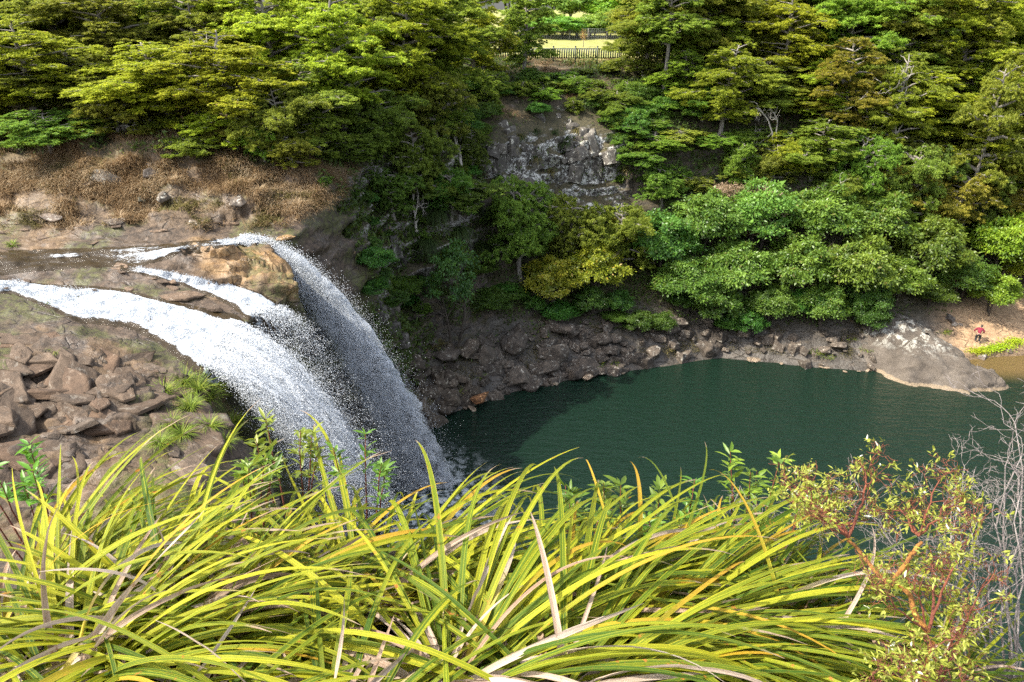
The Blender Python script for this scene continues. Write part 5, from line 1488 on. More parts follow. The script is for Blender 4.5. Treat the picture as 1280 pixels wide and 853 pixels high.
for px, py, lab in [(1222, 440, 'vivid lime plant patch on the inlet edge, end by the outcrop'), (1238, 437, 'vivid lime plant patch in the middle of the inlet edge'),
                    (1252, 434, 'vivid lime plant patch just below the person'), (1268, 428, 'vivid lime plant patch at the frame edge')]:
    h, _ = hit(px, py)
    if h is None: continue
    t = thing('lime_plant', lab, 'plant', tuple(h))
    n = 700
    P = RNG.normal(size=(n, 3)) * np.array([.62, .35, .10]) + np.array([0, 0, .16])
    V, F = leaf_cards(P, RNG.normal(size=(n, 3)) * np.array([1, 1, .5]), np.array([0, 0, 1.0]) + RNG.normal(size=(n, 3)) * .4, .15, .09, .1)
    c = link('leaves', mesh_of('leaves', V, F, M_BROAD, attrs={'rnd': np.repeat(RNG.uniform(.4, .9, n), 4)}), t)
    c.color = (2.3, 1.9, .6, 1)
# ------------------------------------------------------------------ picket fence, wire fence, person
def paint_mat(name, col, rough=.5):
    t = NT(name)
    P = t.n('NewGeometry').outputs['Position']
    n = t.noise(P, 8, 5, .7)
    c = t.mix(t.step(n, .5, .8), col, tuple(min(1, v * 1.9 + .02) for v in col))
    return t.done(t.bsdf(c, rough, t.bump(n, .005)))
M_FENCE = paint_mat('dark_green_fence_paint', (.018, .032, .030))
M_WIRE = paint_mat('galvanised_wire', (.28, .29, .29), .4)
M_POST = paint_mat('weathered_post', (.22, .20, .17), .9)

def picket_fence():
    y = 85.0
    base = at_y(735, 75.5, y)
    z0 = base[2]
    t = thing('picket_fence', 'dark green low picket fence along the edge of the mown field above the cliff', 'fence', (base[0], y, z0))
    bay = 2.35
    xs = [at_y(694 + 26.6 * k, 75, y)[0] - base[0] for k in range(-3, 7)]
    xs = np.array([at_y(719, 75, y)[0] - base[0] + bay * k for k in range(-4, 6)])
    H = 1.22
    mb = MB(); box(mb, (0, 0, .5), (.13, .13, 1.75)); box(mb, (0, 0, 1.40), (.17, .17, .05))
    pm = mb.mesh('post', M_FENCE)
    for x in xs: link('post', pm, t, (x, 0, 0))
    L = xs[-1] - xs[0]
    for zz, hh in ((.22, .09), (1.14, .10)):
        mb = MB(); box(mb, (0, .10, 0), (L + .2, .05, hh)); link('rail', mb.mesh('rail', M_FENCE), t, ((xs[0] + xs[-1]) / 2, 0, zz))
    mb = MB(); box(mb, (0, .057, .0), (.135, .028, .96)); km = mb.mesh('picket', M_FENCE)
    for a, b in zip(xs[:-1], xs[1:]):
        for k in range(9):
            link('picket', km, t, (a + (b - a) * (k + .75) / 9.5 , 0, .68))
picket_fence()
def wire_fence():
    y = 112.0
    b = at_y(735, 50.5, y)
    t = thing('wire_fence', 'thin wire fence with pale posts along the far side of the field', 'fence', (b[0], y, b[2]))
    dx = 2.6
    xs = np.array([(k - 5) * dx for k in range(11)])
    mb = MB(); tube(mb, [[0, 0, -1.0], [0, 0, 1.55]], .045, 8); pm = mb.mesh('post', M_POST)
    for x in xs: link('post', pm, t, (x, 0, 0))
    mb = MB()
    for z in np.linspace(.1, 1.5, 8): tube(mb, [[xs[0], 0, z], [xs[-1], 0, z]], .011, 4, cap=False)
    for x in np.arange(xs[0], xs[-1], .3): tube(mb, [[x, 0, .1], [x, 0, 1.5]], .009, 4, cap=False)
    link('wire_mesh', mb.mesh('wire_mesh', M_WIRE), t)
wire_fence()

def skin_mesh(name, chains, mat, sub=2):
    """one continuous body grown over a joint skeleton; chains share joints by name"""
    J, E_, idx = [], [], {}
    for ch in chains:
        prev = None
        for nm, p, r in ch:
            if nm not in idx:
                idx[nm] = len(J); J.append((p, r))
            if prev is not None: E_.append((idx[prev], idx[nm]))
            prev = nm
    me = bpy.data.meshes.new(name)
    me.from_pydata([p for p, r in J], E_, [])
    o = bpy.data.objects.new(name, me); COL.objects.link(o)
    o.modifiers.new('s', 'SKIN'); 
    sv = me.skin_vertices[0].data if me.skin_vertices else None
    if sv is None:
        bm = bmesh.new(); bm.from_mesh(me); bm.verts.layers.skin.verify(); bm.to_mesh(me); bm.free()
        sv = me.skin_vertices[0].data
    for (p, r), s in zip(J, sv):
        s.radius = (r, r) if np.isscalar(r) else r
        s.use_root = False
    sv[0].use_root = True
    m = o.modifiers.new('d', 'SUBSURF'); m.levels = sub; m.render_levels = sub
    dg = bpy.context.evaluated_depsgraph_get(); dg.update()
    out = bpy.data.meshes.new_from_object(o.evaluated_get(dg))
    bpy.data.objects.remove(o)
    out.materials.clear(); out.materials.append(mat)
    for p in out.polygons: p.use_smooth = True
    return out

def person():
    h, _ = hit(1221, 428)
    z, _n = ground(h[0], h[1])
    t = thing('person', 'person in a maroon top and dark trousers bending forward on the sandy path', 'person', (h[0], h[1], z), R(-28))
    def plain(name, c, rough=.85):
        k = NT(name); n = k.noise(k.n('TexCoord').outputs['Object'], 14, 4)
        return k.done(k.bsdf(k.mix(n, tuple(v * .7 for v in c), tuple(v * 1.2 for v in c)), rough))
    skin = plain('skin', (.42, .24, .16), .55)
    maroon, dark, hair, shoe = plain('maroon_cloth', (.19, .014, .034)), plain('dark_trousers', (.018, .02, .026)), plain('dark_hair', (.012, .008, .007), .5), plain('pale_shoes', (.45, .38, .33))
    # leaning forward over bent knees, back to the camera; +y is where the person faces
    J = {'pel': ((0, 0, .88), .135), 'wst': ((0, .10, 1.03), .125), 'chs': ((.02, .26, 1.19), .15), 'nkb': ((.03, .37, 1.31), .075),
         'nk': ((.06, .44, 1.37), .055), 'hd': ((.10, .50, 1.45), .095), 'cr': ((.11, .55, 1.55), .085)}
    ch = [[(k, *J[k]) for k in ('pel', 'wst', 'chs', 'nkb', 'nk', 'hd', 'cr')]]
    ch.append([('hd', *J['hd']), ('nose', (.13, .61, 1.45), .018)])
    for s, nm in ((-1, 'l'), (1, 'r')):
        ch.append([('pel', *J['pel']), (nm + 'hip', (s * .11, -.02, .82), .105), (nm + 'kn', (s * .15, .13, .46), .068), (nm + 'cf', (s * .15, .06, .30), .06), (nm + 'an', (s * .15, -.02, .09), .042), (nm + 'ft', (s * .17, .12, .04), .042)])
        el = (s * .40, .26, 1.02); wr = (s * .33, .46, .84)
        ch.append([('chs', *J['chs']), (nm + 'sh', (s * .21, .33, 1.24), .075), (nm + 'el', el, .048), (nm + 'wr', wr, .032), (nm + 'pm', (s * .31, .52, .79), .036)])
        for q in range(4):
            f = (q - 1.5) * .02
            L = (.05, .058, .054, .042)[q]
            ch.append([(nm + 'pm', (s * .31, .52, .79), .036), (nm + f'k{q}', (s * .31 + f, .56, .755), .010), (nm + f't{q}', (s * .31 + f * 1.1, .565, .755 - L), .008)])
        ch.append([(nm + 'pm', (s * .31, .52, .79), .036), (nm + 'th', (s * .31 - s * .045, .53, .765), .011), (nm + 'tt', (s * .31 - s * .055, .55, .735), .009)])
        ch.append([('hd', *J['hd']), (nm + 'ear', (.10 + s * .098, .50, 1.45), .018)])
    link('body', skin_mesh('body', ch, skin), t)
    top = [[('z', (0, -.01, .86), .15), ('a', (0, .03, .94), .17), ('b', (0, .11, 1.05), .16), ('c', (.02, .26, 1.20), .185), ('d', (.03, .36, 1.30), .105)]]
    for s, nm in ((-1, 'l'), (1, 'r')):
        top.append([('c', (.02, .26, 1.2), .185), (nm + 's', (s * .215, .33, 1.24), .10), (nm + 'e', (s * .40, .26, 1.02), .075), (nm + 'w', (s * .35, .40, .89), .055)])
    link('top', skin_mesh('top', top, maroon), t)
    tr = [[('p', (0, 0, .90), .16), ('q', (0, -.01, .84), .165)]]
    for s, nm in ((-1, 'l'), (1, 'r')):
        tr.append([('q', (0, -.01, .84), .165), (nm + 'h', (s * .12, .0, .76), .14), (nm + 'k', (s * .15, .125, .46), .105), (nm + 'c', (s * .15, .05, .28), .095), (nm + 'a', (s * .15, -.01, .12), .072)])
    link('trousers', skin_mesh('trousers', tr, dark), t)
    link('hair', skin_mesh('hair', [[('a', (.085, .45, 1.44), .075), ('b', (.10, .50, 1.53), .105), ('c', (.11, .55, 1.595), .075)], [('a', (.085, .45, 1.44), .075), ('e', (.06, .38, 1.36), .05)]], hair), t)
    for s in (-1, 1):
        link('shoe', skin_mesh('shoe', [[('a', (s * .15, -.05, .05), .052), ('b', (s * .16, .06, .045), .052), ('c', (s * .17, .16, .035), .040)]], shoe), t)
person()
# ------------------------------------------------------------------ the plants at the photographer's feet
FRNG = np.random.default_rng(101)
def strap_blades(P, az, L, W, e0, droop, rng, nseg=17, keel=.22, power=1.6, twist=.5, sway=.25):
    """long keeled strap leaves: base, heading, length, width, first elevation, total bend"""
    n = len(P)
    p = P.copy(); a = az.copy()
    sw = rng.normal(size=n) * sway
    tw = rng.normal(size=n) * twist
    rows, uvs = [], []
    el_prev = e0
    for k in range(nseg + 1):
        v = k / nseg
        el = e0 - droop * v ** power
        aa = a + sw * v * v
        d = np.stack([np.cos(aa) * np.cos(el), np.sin(aa) * np.cos(el), np.sin(el)], 1)
        sd = np.stack([-np.sin(aa), np.cos(aa), 0 * aa], 1)
        nm = np.cross(sd, d); 
        ph = tw * v
        sd2 = sd * np.cos(ph)[:, None] + nm * np.sin(ph)[:, None]
        nm2 = -sd * np.sin(ph)[:, None] + nm * np.cos(ph)[:, None]
        w = W * (np.minimum(1, .72 + v * 1.6)) * (1 - v ** 2.6) ** .8 * .5 + .0006
        # keel opens towards the tip; nm points away from the upper side
        lift = keel * (1 - .6 * v)
        up = np.where(nm2[:, 2:3] > 0, nm2, -nm2)
        rows.append(np.stack([p - sd2 * w[:, None] + up * (w * lift)[:, None], p - up * (w * lift)[:, None] * .6, p + sd2 * w[:, None] + up * (w * lift)[:, None]], 1))
        uvs.append(np.stack([np.stack([np.zeros(n), np.full(n, .5), np.ones(n)], 1), np.full((n, 3), v)], -1))
        p = p + d * (L / nseg)[:, None]
    V = np.stack(rows, 1); U = np.stack(uvs, 1)
    q = (nseg + 1) * 3
    b = np.arange(n)[:, None, None] * q; r = np.arange(nseg)[None, :, None] * 3; c = np.arange(2)[None, None, :]
    i = (b + r + c)
    F = np.stack([i, i + 1, i + 4, i + 3], -1).reshape(-1, 4)
    return V.reshape(-1, 3), F, U.reshape(-1, 2), q

def strap_mat():
    t = NT('strap_leaf')
    uv = t.n('SeparateXYZ', _0=t.n('UVMap', {'uv_map': 'UVMap'}).outputs[0])
    u, v = uv.outputs[0], uv.outputs[1]
    r = t.attr('rnd'); r2 = t.attr('rnd2')
    P = t.n('NewGeometry').outputs['Position']
    mid = t.math('ABSOLUTE', t.math('SUBTRACT', u, .5))
    cmb = t.n('CombineXYZ', _0=t.math('MULTIPLY', u, 9.0), _1=t.math('MULTIPLY', v, 1.3), _2=t.math('MULTIPLY', r, 57.0))
    st = t.noise(cmb.outputs[0], 1.0, 4, .65)
    rib = t.step(mid, .10, .02)
    edge = t.step(mid, .33, .47)
    yl = t.math('MULTIPLY_ADD', st, 2.6, -1.18)
    yl = t.math('ADD', yl, t.math('MULTIPLY_ADD', r2, .85, -.25))
    yl = t.math('ADD', yl, t.math('MULTIPLY', rib, .28))
    yl = t.math('ADD', yl, t.math('MULTIPLY', edge, .30))
    yl = t.math('ADD', yl, t.math('MULTIPLY', v, .18), clamp=True)
    green = t.mix(r2, (.034, .088, .006), (.13, .21, .012))
    yellow = t.mix(st, (.32, .33, .014), (.55, .49, .03))
    c = t.mix(yl, green, yellow)
    # each leaf turns dull olive towards its base
    c = t.mix(t.math('MULTIPLY', t.step(v, .10, .0), .6), c, (.16, .14, .05))
    # rust blotches
    bl = t.noise(P, 26, 5, .65)
    bm_ = t.math('MULTIPLY', t.step(bl, .60, .68), t.step(r, .5, .8))
    c = t.mix(bm_, c, (.42, .16, .03))
    sp = t.n('TexVoronoi', Scale=130.0); t.set(sp.inputs['Vector'], P)
    c = t.mix(t.math('MULTIPLY', t.math('MULTIPLY', t.step(sp.outputs['Distance'], .26, .16), t.step(t.noise(P, 12, 3), .5, .62)), .75), c, (.22, .10, .025))
    # orange half dead stretches, brown dried tips
    od = t.math('MULTIPLY', t.step(r, .93, .96), t.step(t.math('ADD', v, t.math('MULTIPLY', bl, .3)), .35, .9))
    c = t.mix(od, c, (.52, .31, .03))
    tipv = t.math('ADD', v, t.math('ADD', t.math('MULTIPLY_ADD', bl, .16, -.08), t.math('MULTIPLY', t.math('FRACT', t.math('MULTIPLY', r, 13.7)), .16)))
    c = t.mix(t.step(tipv, .98, 1.05), c, t.mix(bl, (.32, .19, .11), (.50, .40, .31)))
    fine = t.noise(t.n('CombineXYZ', _0=t.math('MULTIPLY', u, 34.0), _1=t.math('MULTIPLY', v, 2.0), _2=t.math('MULTIPLY', r, 31.0)).outputs[0], 1.0, 2)
    p = t.bsdf(c, .5, t.bump(fine, .0016, .8), **{'Specular_IOR_Level': .22})
    tr = t.n('BsdfTranslucent', Color=t.mix(.4, c, (.38, .42, .02)))
    ms = t.n('MixShader', _0=.34); t.set(ms.inputs[1], p); t.set(ms.inputs[2], tr.outputs[0])
    return t.done(ms.outputs[0])
def dry_strap_mat():
    t = NT('dried_strap_leaf')
    uv = t.n('SeparateXYZ', _0=t.n('UVMap', {'uv_map': 'UVMap'}).outputs[0])
    u, v = uv.outputs[0], uv.outputs[1]
    r = t.attr('rnd')
    P = t.n('NewGeometry').outputs['Position']
    st = t.noise(t.n('CombineXYZ', _0=t.math('MULTIPLY', u, 11.0), _1=t.math('MULTIPLY', v, 2.2), _2=t.math('MULTIPLY', r, 57.0)).outputs[0], 1.0, 5, .7)
    a = t.mix(r, (.23, .125, .075), (.40, .30, .22)); b = t.mix(r, (.46, .33, .22), (.60, .52, .45))
    c = t.mix(t.step(st, .35, .68), a, b)
    bl = t.noise(P, 22, 5, .65)
    c = t.mix(t.math('MULTIPLY', t.step(bl, .6, .7), .8), c, (.20, .075, .03))
    c = t.mix(t.math('MULTIPLY', t.step(r, .8, .85), t.step(v, .55, .2)), c, (.45, .36, .04))
    p = t.bsdf(c, .7, t.bump(st, .004, .8))
    tr = t.n('BsdfTranslucent', Color=c)
    ms = t.n('MixShader', _0=.2); t.set(ms.inputs[1], p); t.set(ms.inputs[2], tr.outputs[0])
    return t.done(ms.outputs[0])
M_STRAP, M_DRYSTRAP = strap_mat(), dry_strap_mat()

def front_z(x, y):
    return float(bank_z(np.array([x]), np.array([y]))[0])

def tussock(px, py, tdist, n, label, L=(.8, 1.35), W=.030, az=None, e0=(.45, 1.3), droop=(1.0, 2.1), nd=40, yellow=.55, spread=.10, rings=1.0):
    """a strap leaved tussock rooted where the ray of (px, py) is tdist long"""
    p = EYE + ray(px, py) * tdist
    z = front_z(p[0], p[1])
    z = z if p[2] > z - .3 else z
    t = thing('strap_leaf_tussock', label, 'tussock', (p[0], p[1], z), 0, 'strap leaved tussocks at the brink')
    def heads(k):
        if az is None: return FRNG.random(k) * 2 * PI
        a = np.empty(k)
        ws = np.array([q[2] for q in az]); ws = ws / ws.sum()
        s = FRNG.choice(len(az), k, p=ws)
        for i, (m, sd, w) in enumerate(az):
            a[s == i] = R(m) + FRNG.normal(size=(s == i).sum()) * R(sd)
        return a
    # every tussock is a handful of fans
    for part, k, mat in (('leaf_blades', int(n * .78), M_STRAP), ('dead_blades', int(nd * 1.25), M_DRYSTRAP)):
        a = heads(k)
        dead = part == 'dead_blades'
        q = np.sqrt(FRNG.random(k)) * spread
        P = np.stack([np.cos(a) * q + FRNG.normal(size=k) * .02, np.sin(a) * q + FRNG.normal(size=k) * .02, FRNG.random(k) * .08 - .02], 1)
        u = FRNG.random(k)
        # inner leaves stand, outer ones lie
        el = e0[0] + (e0[1] - e0[0]) * np.clip(1 - q / spread * .7 + FRNG.normal(size=k) * .2, 0, 1)
        el = el * .55; l = FRNG.uniform(*L, k) * .95; el[FRNG.random(k) < .08] *= 1.35
        dr = FRNG.uniform(*droop, k)
        if dead:
            el = el * FRNG.uniform(.3, 1.5, k); dr = FRNG.uniform(.6, 2.6, k); l = l * FRNG.uniform(.35, .8, k); P[:, 2] += .05
        V, F, U, vq = strap_blades(P, a, l, W * .86 * FRNG.uniform(.5, 1.05, k) * (1.0 if not dead else .95), el, dr, FRNG,
                                   twist=.45 if not dead else 2.2, sway=.22 if not dead else .6, keel=.26 if not dead else .5, power=1.55 if not dead else 1.1)
        r = FRNG.random(k)
        r2 = np.clip(FRNG.normal(yellow - .17, .28, k), 0, 1)
        link(part, mesh_of(part, V, F, mat, attrs={'rnd': np.repeat(r, vq), 'rnd2': np.repeat(r2, vq)}, uv=U, smooth=True), t)
    return t
RIGHT = [(15, 32, 3), (-35, 28, 1.6), (70, 35, 1.2), (-95, 35, 1.3), (165, 50, .8)]
FANR = [(6, 20, 3), (-22, 20, 1.6), (38, 18, 1.1), (170, 60, .4)]
ALL = [(0, 60, 1), (90, 60, 1.2), (180, 60, 1), (-90, 60, .9)]
TUS = [
 (555, 735, 2.30, 230, 'largest yellow green tussock in the middle whose long leaves sweep toward the red stemmed shrub', (.85, 1.45), .031, RIGHT, (.35, 1.2), (.9, 1.9), 69, .62),
 (195, 690, 2.55, 190, 'upright fountain shaped tussock below the near rock shelf with broken grey leaves at its heart', (.7, 1.2), .034, ALL, (.6, 1.75), (.8, 2.2), 90, .60),
 (30, 715, 2.3, 210, 'bright yellow tussock at the corner beneath the near rock shelf', (.7, 1.25), .032, [(20, 40, 2), (80, 35, 2.6), (-40, 40, 1)], (.6, 1.7), (.8, 1.9), 60, .66),
 (-60, 660, 2.5, 160, 'tussock half out of view beneath the near rock shelf', (.8, 1.3), .032, [(10, 40, 2), (60, 35, 1.6)], (.6, 1.7), (.8, 1.9), 36, .6),
 (450, 730, 2.8, 150, 'tussock behind the largest one whose leaf tips reach over the falling water', (.9, 1.45), .029, [(30, 22, 3), (75, 30, .8), (140, 40, 1)], (.35, 1.0), (.8, 1.7), 51, .62),
 (330, 745, 2.75, 150, 'bushy tussock between the fountain shaped one and the one behind the largest', (.7, 1.2), .030, ALL, (.4, 1.0), (.8, 2.0), 66, .55),
 (690, 745, 2.8, 160, 'tussock on the brink in front of the dark pool with upright leaf tips', (.7, 1.25), .027, FANR, (.35, 1.0), (.9, 1.8), 45, .50),
 (800, 770, 2.75, 190, 'wide sweeping tussock between the largest one and the red stemmed shrub', (.9, 1.5), .026, FANR, (.3, 1.0), (.8, 1.6), 45, .48),
 (700, 790, 2.25, 170, 'low tussock with leaves hanging forward below the sweeping one', (.8, 1.35), .030, RIGHT, (.25, .95), (.7, 1.6), 51, .52),
 (900, 770, 2.75, 170, 'finer leaved dark tussock at the foot of the red stemmed shrub', (.8, 1.4), .021, FANR, (.3, 1.1), (.8, 1.7), 69, .34),
 (1000, 830, 2.6, 150, 'dark green tussock almost under the red stemmed shrub', (.7, 1.2), .020, ALL, (.3, 1.2), (.8, 1.8), 75, .30),
 (390, 820, 2.05, 120, 'shaded green tussock low in front with two broad upright leaves', (.6, 1.1), .031, ALL, (.3, 1.3), (.8, 1.8), 75, .40),
 (120, 850, 1.95, 120, 'low tussock with withered leaves at the bottom corner', (.7, 1.2), .032, [(10, 40, 2), (-30, 40, 1), (100, 50, .8)], (.2, .9), (.7, 1.7), 90, .55),
 (560, 900, 1.75, 80, 'tussock at the very bottom with leaves crossing below the largest one', (.6, 1.0), .030, [(0, 40, 1), (180, 40, 1)], (.1, .6), (.5, 1.3), 39, .6),
 (260, 900, 1.8, 70, 'flat lying tussock at the bottom beside the withered one', (.6, 1.0), .030, [(0, 40, 1), (160, 40, 1)], (.1, .6), (.5, 1.3), 39, .62),
 (1150, 860, 2.5, 90, 'narrow leaved tussock under the grey twigs', (.6, 1.1), .018, ALL, (.4, 1.3), (.8, 1.8), 60, .3),
]
for a in TUS: tussock(*a)

# ---- leafy shoots
def shoot_leaf(P, A, N, L, W):
    """pointed leaves of six vertices folded along the midrib"""
    A = unit(A); B = unit(np.cross(N, A)); Nn = np.cross(A, B)
    L = L[:, None]; W = W[:, None]
    v = [P, P + A * L * .38 + B * W * .5 + Nn * W * .14, P + A * L * .38, P + A * L * .38 - B * W * .5 + Nn * W * .14,
         P + A * L * .72 + B * W * .36 - Nn * L * .03 + Nn * W * .1, P + A * L * .72 - Nn * L * .05, P + A * L * .72 - B * W * .36 - Nn * L * .03 + Nn * W * .1, P + A * L - Nn * L * .12]
    V = np.stack(v, 1).reshape(-1, 3)
    b = np.arange(len(P))[:, None] * 8
    Q = np.concatenate([b + np.array([[2, 1, 4, 5]]), b + np.array([[3, 2, 5, 6]])])
    T = np.concatenate([b + np.array([[0, 1, 2]]), b + np.array([[0, 2, 3]]), b + np.array([[5, 4, 7]]), b + np.array([[6, 5, 7]])])
    return V, Q, T
M_SHOOT = leaf_mat('shoot_leaves', (.05, .12, .015), (.20, .30, .03), .35, .4, .4)
M_SHRUB = leaf_mat('shrub_leaves', (.14, .15, .02), (.38, .36, .06), .35, .45, .3, dead=(.62, .60, .52))
M_REDWOOD = bark_mat('orange_red_bark', (.12, .045, .012), (.42, .19, .035), 30)
M_REDTWIG = bark_mat('dark_red_twig', (.10, .025, .018), (.26, .08, .04), 40)
M_GREYTWIG = bark_mat('grey_twig', (.11, .09, .085), (.33, .29, .27), 40)

def leafy_plant(px, py, tdist, n, hgt, label, leafL=.075, tint=(1, 1, 1), spread=.12, whorl=26):
    p = EYE + ray(px, py) * tdist
    zb = front_z(p[0], p[1])
    base = np.array([p[0], p[1], min(p[2] - hgt * .8, zb + .02)])
    t = thing('leafy_plant', label, 'plant', tuple(base))
    st = MB(); VV, QQ, TT, AA, n0 = [], [], [], [], 0
    H = p[2] - base[2]
    for k in range(n):
        a = FRNG.random() * 6.28; q = spread * math.sqrt(FRNG.random())
        top = np.array([math.cos(a) * q * 1.8, math.sin(a) * q * 1.8, H + FRNG.normal() * hgt * .22])
        s = bent(np.array([math.cos(a) * q * .5, math.sin(a) * q * .5, 0]), top, 8, .006, FRNG)
        tube(st, s, np.linspace(.006, .002, 8), 5, cap=False)
        m = whorl
        f = 1 - FRNG.random(m) ** 1.4 * min(.9, hgt / max(H, .01))
        c = np.stack([np.interp(f, np.linspace(0, 1, 8), s[:, i]) for i in range(3)], 1)
        az = np.arange(m) * 2.4 + FRNG.normal(size=m) * .3
        A = np.stack([np.cos(az), np.sin(az), FRNG.uniform(.0, .9, m)], 1)
        V, Q, T = shoot_leaf(c, A, np.array([0, 0, 1.0]) + FRNG.normal(size=(m, 3)) * .3, leafL * FRNG.uniform(.6, 1.2, m), leafL * .27 * FRNG.uniform(.8, 1.2, m))
        VV.append(V); QQ.append(Q + n0); TT.append(T + n0); n0 += len(V)
        AA.append(np.repeat(np.clip(FRNG.normal(.5, .22, m), 0, .92), 8))
    link('stems', st.mesh('stems', M_REDTWIG), t)
    c = link('leaves', mesh_of('leaves', np.concatenate(VV), [np.concatenate(QQ), np.concatenate(TT)], M_SHOOT, attrs={'rnd': np.concatenate(AA)}), t)
    c.color = (*tint, 1)
LEAFY = [
 (441, 552, 3.45, 4, .24, 'young leafy green shoots in front of the falling water', .062, (.8, .8, .8)),
 (345, 556, 3.4, 6, .24, 'reddish tipped leafy plant in front of the foot of the broad cascade', .07, (1.25, 1.0, .9)),
 (800, 592, 3.5, 3, .20, 'slender willowy green shoot standing against the dark pool', .085, (1, 1.05, 1)),
 (955, 604, 3.6, 9, .32, 'bushy pale green plant between the long leaves and the red stemmed shrub', .075, (1.3, 1.2, 1)),
 (860, 640, 3.5, 9, .25, 'low dark leafy plant under the sweeping leaves at the brink', .075, (.9, 1, .9)),
 (730, 625, 3.5, 7, .22, 'small leafy plant under the tussock on the brink', .07, (.8, .95, .9)),
 (25, 572, 3.3, 6, .2, 'dark leafy plant before the near rock shelf', .075, (.9, 1.1, .9)),
 (285, 590, 3.3, 6, .22, 'leafy green plant before the mossy corner of the shelf', .07, (1.1, 1.1, .9)),
]
for a in LEAFY: leafy_plant(*a)

# ---- branching shrubs
def branching(base, tips, r0, mat_fn, rng, wob=.012, levels=3, fork=3, twig=.16, spread=.7):
    """main limbs run to given points; finer twigs fork from them; returns tube mesh and twig ends"""
    mb = MB(); ends = []
    def grow(p, d, L, r, lev):
        n = 5; r = max(r, .0009); pts = [p]
        for _ in range(n - 1):
            d = unit(d + rng.normal(size=3) * .24 + np.array([0, 0, .03]))
            pts.append(pts[-1] + d * L / (n - 1))
        tube(mb, np.array(pts), np.linspace(r, r * .6, n), 5 if r > .003 else 4, cap=False)
        if lev == 0:
            ends.append((pts[-1], d)); return
        for k in range(fork if lev > 1 else 2):
            q = pts[-1] if k == 0 else pts[rng.integers(2, n)]
            grow(q, unit(d + rng.normal(size=3) * spread), L * rng.uniform(.55, .85), r * .62, lev - 1)
    for a, b, rr in tips:
        pts = bent(np.asarray(a), np.asarray(b), 9, wob, rng)
        tube(mb, pts, np.linspace(rr, rr * .45, 9), 7, cap=False)
        for q in (5, 6, 7, 8, 8):
            d = unit(pts[q] - pts[q - 2])
            grow(pts[q], unit(d + rng.normal(size=3) * spread), twig * rng.uniform(.6, 1.1), rr * .42, levels)
    return mb, ends

def W3(px, py, t, o):
    return EYE + ray(px, py) * t - o

def red_shrub():
    b = EYE + ray(1175, 812) * 2.35
    zb = min(front_z(b[0], b[1]), b[2] - .05)
    o = np.array([b[0], b[1], zb])
    t = thing('red_stemmed_shrub', 'shrub with orange red branching stems and sparse yellow green leaves over the pool', 'shrub', tuple(o))
    rng = np.random.default_rng(5)
    fork1 = W3(1113, 733, 2.40, o); b0 = np.array([0, 0, 0]); b1 = W3(1160, 790, 2.36, o)
    f2 = W3(1060, 672, 2.5, o); f3 = W3(1148, 670, 2.45, o)
    tips = [(b0, b1, .012), (b1, fork1, .0105), (fork1, f2, .008), (fork1, f3, .0085),
            (f2, W3(1010, 615, 2.6, o), .006), (f2, W3(1040, 605, 2.5, o), .006), (f2, W3(1085, 600, 2.55, o), .006),
            (f3, W3(1150, 640, 2.5, o), .005), (f3, W3(1110, 640, 2.55, o), .005), (f3, W3(1175, 645, 2.4, o), .004),
            (b1, W3(1195, 715, 2.5, o), .006), (b0, W3(1150, 800, 2.2, o), .005), (b0, W3(1220, 780, 2.3, o), .005), (b0, W3(1185, 850, 2.1, o), .005), (b0, W3(1090, 830, 2.2, o), .004), (b1, W3(1130, 720, 2.45, o), .004), (b1, W3(1200, 690, 2.3, o), .005), (b0, W3(1230, 735, 2.35, o), .005), (f2, W3(1030, 650, 2.4, o), .004), (f2, W3(1075, 640, 2.6, o), .004), (b0, W3(1140, 840, 2.4, o), .004), (b1, W3(1100, 760, 2.25, o), .004), (f3, W3(1180, 610, 2.5, o), .004)]
    mb, ends = branching(None, tips[4:], 0, None, rng, .008, 3, 3, .075, .75)
    link('twigs', mb.mesh('twigs', M_REDTWIG, True), t)
    mb = MB()
    for a, c, r in tips[:4]:
        tube(mb, bent(np.asarray(a, float), np.asarray(c, float), 9, .006, rng), np.linspace(r, r * .7, 9), 8, cap=False)
    link('stem', mb.mesh('stem', M_REDWOOD, True), t)
    VV, QQ, TT, AA, n0 = [], [], [], [], 0
    for p, d in ends:
        if rng.random() < .58: continue
        m = rng.integers(4, 9)
        A = np.tile(d, (m, 1)) * .8 + rng.normal(size=(m, 3)) * .75
        V, Q, T = shoot_leaf(np.tile(p, (m, 1)) + rng.normal(size=(m, 3)) * .006, A, np.array([0, 0, 1.0]) + rng.normal(size=(m, 3)) * .4, rng.uniform(.010, .027, m), rng.uniform(.004, .008, m))
        VV.append(V); QQ.append(Q + n0); TT.append(T + n0); n0 += len(V)
        rr = np.clip(rng.normal(.5, .25, m), 0, .92); rr[rng.random(m) < .02] = 1
        AA.append(np.repeat(rr, 8))
    link('leaves', mesh_of('leaves', np.concatenate(VV), [np.concatenate(QQ), np.concatenate(TT)], M_SHRUB, attrs={'rnd': np.concatenate(AA)}), t)
red_shrub()

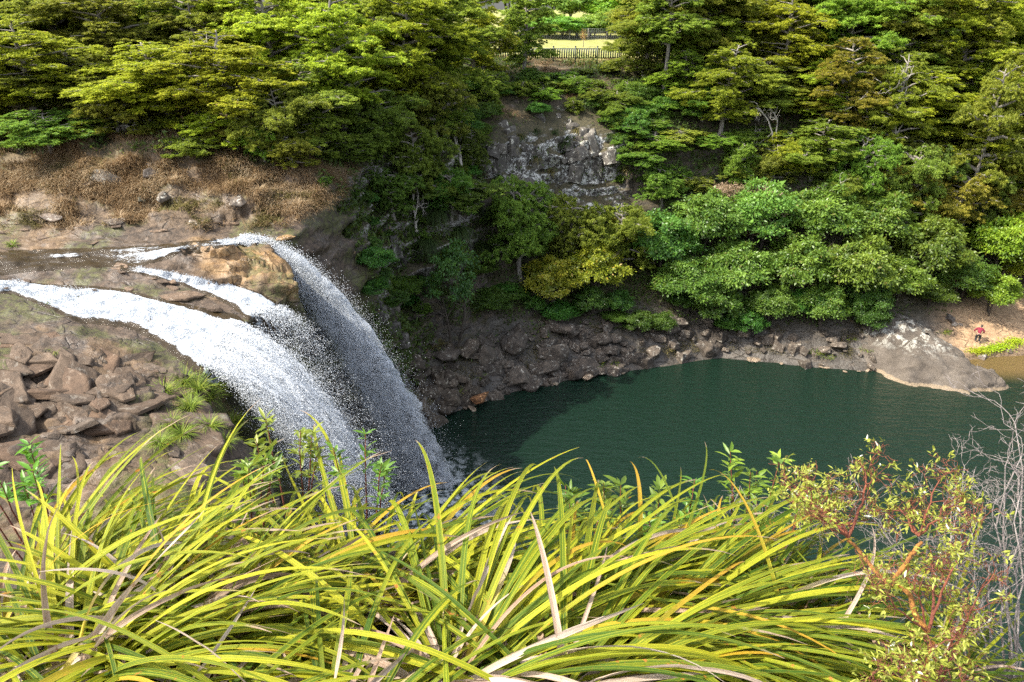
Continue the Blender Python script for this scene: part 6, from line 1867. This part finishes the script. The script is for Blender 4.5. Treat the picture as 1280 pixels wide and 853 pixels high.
def grey_shrub(px, py, td, tips, label, seed, twig=.16, lv=4):
    b = EYE + ray(px, py) * td
    o = np.array([b[0], b[1], min(front_z(b[0], b[1]), b[2])])
    t = thing('twiggy_shrub', label, 'shrub', tuple(o))
    rng = np.random.default_rng(seed)
    mb, ends = branching(None, [(np.zeros(3) + rng.normal(size=3) * .02, W3(x, y, q, o), .0046) for x, y, q in tips], 0, None, rng, .02, lv, 2, twig, .75)
    link('twigs', mb.mesh('twigs', M_GREYTWIG, True), t)
grey_shrub(1235, 850, 2.75, [(1170, 700, 2.9), (1200, 670, 2.9), (1235, 690, 2.8), (1215, 740, 2.7), (1150, 740, 2.9), (1265, 720, 2.7), (1110, 690, 3.0), (1180, 640, 3.0), (1240, 640, 2.9)],
           'bare grey twiggy bush tangled behind the red stemmed shrub', 21)
grey_shrub(1300, 830, 2.6, [(1240, 545, 2.9), (1262, 590, 2.8), (1275, 640, 2.7), (1290, 540, 2.8), (1255, 690, 2.6), (1285, 600, 2.6)],
           'tall bare grey bush with curling twigs at the edge of the view over the pool', 22, .15, 3)
grey_shrub(1020, 790, 3.2, [(930, 650, 3.4), (985, 655, 3.3), (1010, 700, 3.2), (950, 700, 3.3), (1045, 690, 3.2), (900, 690, 3.4)],
           'low leafless bush with thin dark twigs between the long leaves and the red stemmed shrub', 23, .13, 3)
# ------------------------------------------------------------------ camera, light, sky
cam = bpy.data.cameras.new('camera')
cam.sensor_width = 36.0
cam.lens = 36.0 * FPX / 1280.0
cam.clip_start = .05
cam.clip_end = 2000
co = bpy.data.objects.new('camera', cam)
COL.objects.link(co)
co.location = EYE
co.rotation_euler = (PI / 2 - PITCH, 0, 0)
SC.camera = co

SUN_DIR = Vector((-0.60, -0.17, 0.78)).normalized()          # towards the sun
el = math.asin(SUN_DIR.z)
w = bpy.data.worlds.new('World'); SC.world = w; w.use_nodes = True
nt = w.node_tree; nt.nodes.clear()
sky = nt.nodes.new('ShaderNodeTexSky'); sky.sky_type = 'NISHITA'; sky.sun_disc = False
sky.sun_elevation = el
sky.sun_rotation = math.atan2(SUN_DIR.x, SUN_DIR.y)
sky.air_density = 1.0; sky.dust_density = 3.0; sky.ozone_density = 1.0
bg = nt.nodes.new('ShaderNodeBackground'); bg.inputs[1].default_value = .15
wo = nt.nodes.new('ShaderNodeOutputWorld')
hs = nt.nodes.new('ShaderNodeHueSaturation'); hs.inputs['Saturation'].default_value = .5      # sky colour muted to keep the shade from turning blue
nt.links.new(sky.outputs[0], hs.inputs['Color']); nt.links.new(hs.outputs[0], bg.inputs[0]); nt.links.new(bg.outputs[0], wo.inputs[0])
sl = bpy.data.lights.new('sun', 'SUN'); sl.energy = 2.75; sl.angle = R(.5); sl.color = (1, .93, .80)
so = bpy.data.objects.new('sun', sl); COL.objects.link(so)
so.rotation_euler = SUN_DIR.to_track_quat('Z', 'Y').to_euler()
so.location = (-60, 20, 90)
SC.view_settings.view_transform = 'Standard'
SC.view_settings.look = 'None'
SC.view_settings.gamma = 1.0
SC.view_settings.exposure = 1.66
SC.view_settings.use_curve_mapping = False
SC.cycles.max_bounces = 6
SC.cycles.diffuse_bounces = 3
SC.cycles.glossy_bounces = 3
SC.cycles.transmission_bounces = 4
SC.cycles.transparent_max_bounces = 8
SC.cycles.sample_clamp_direct = 8.0
SC.cycles.sample_clamp_indirect = 5.0
SC.cycles.use_denoising = False
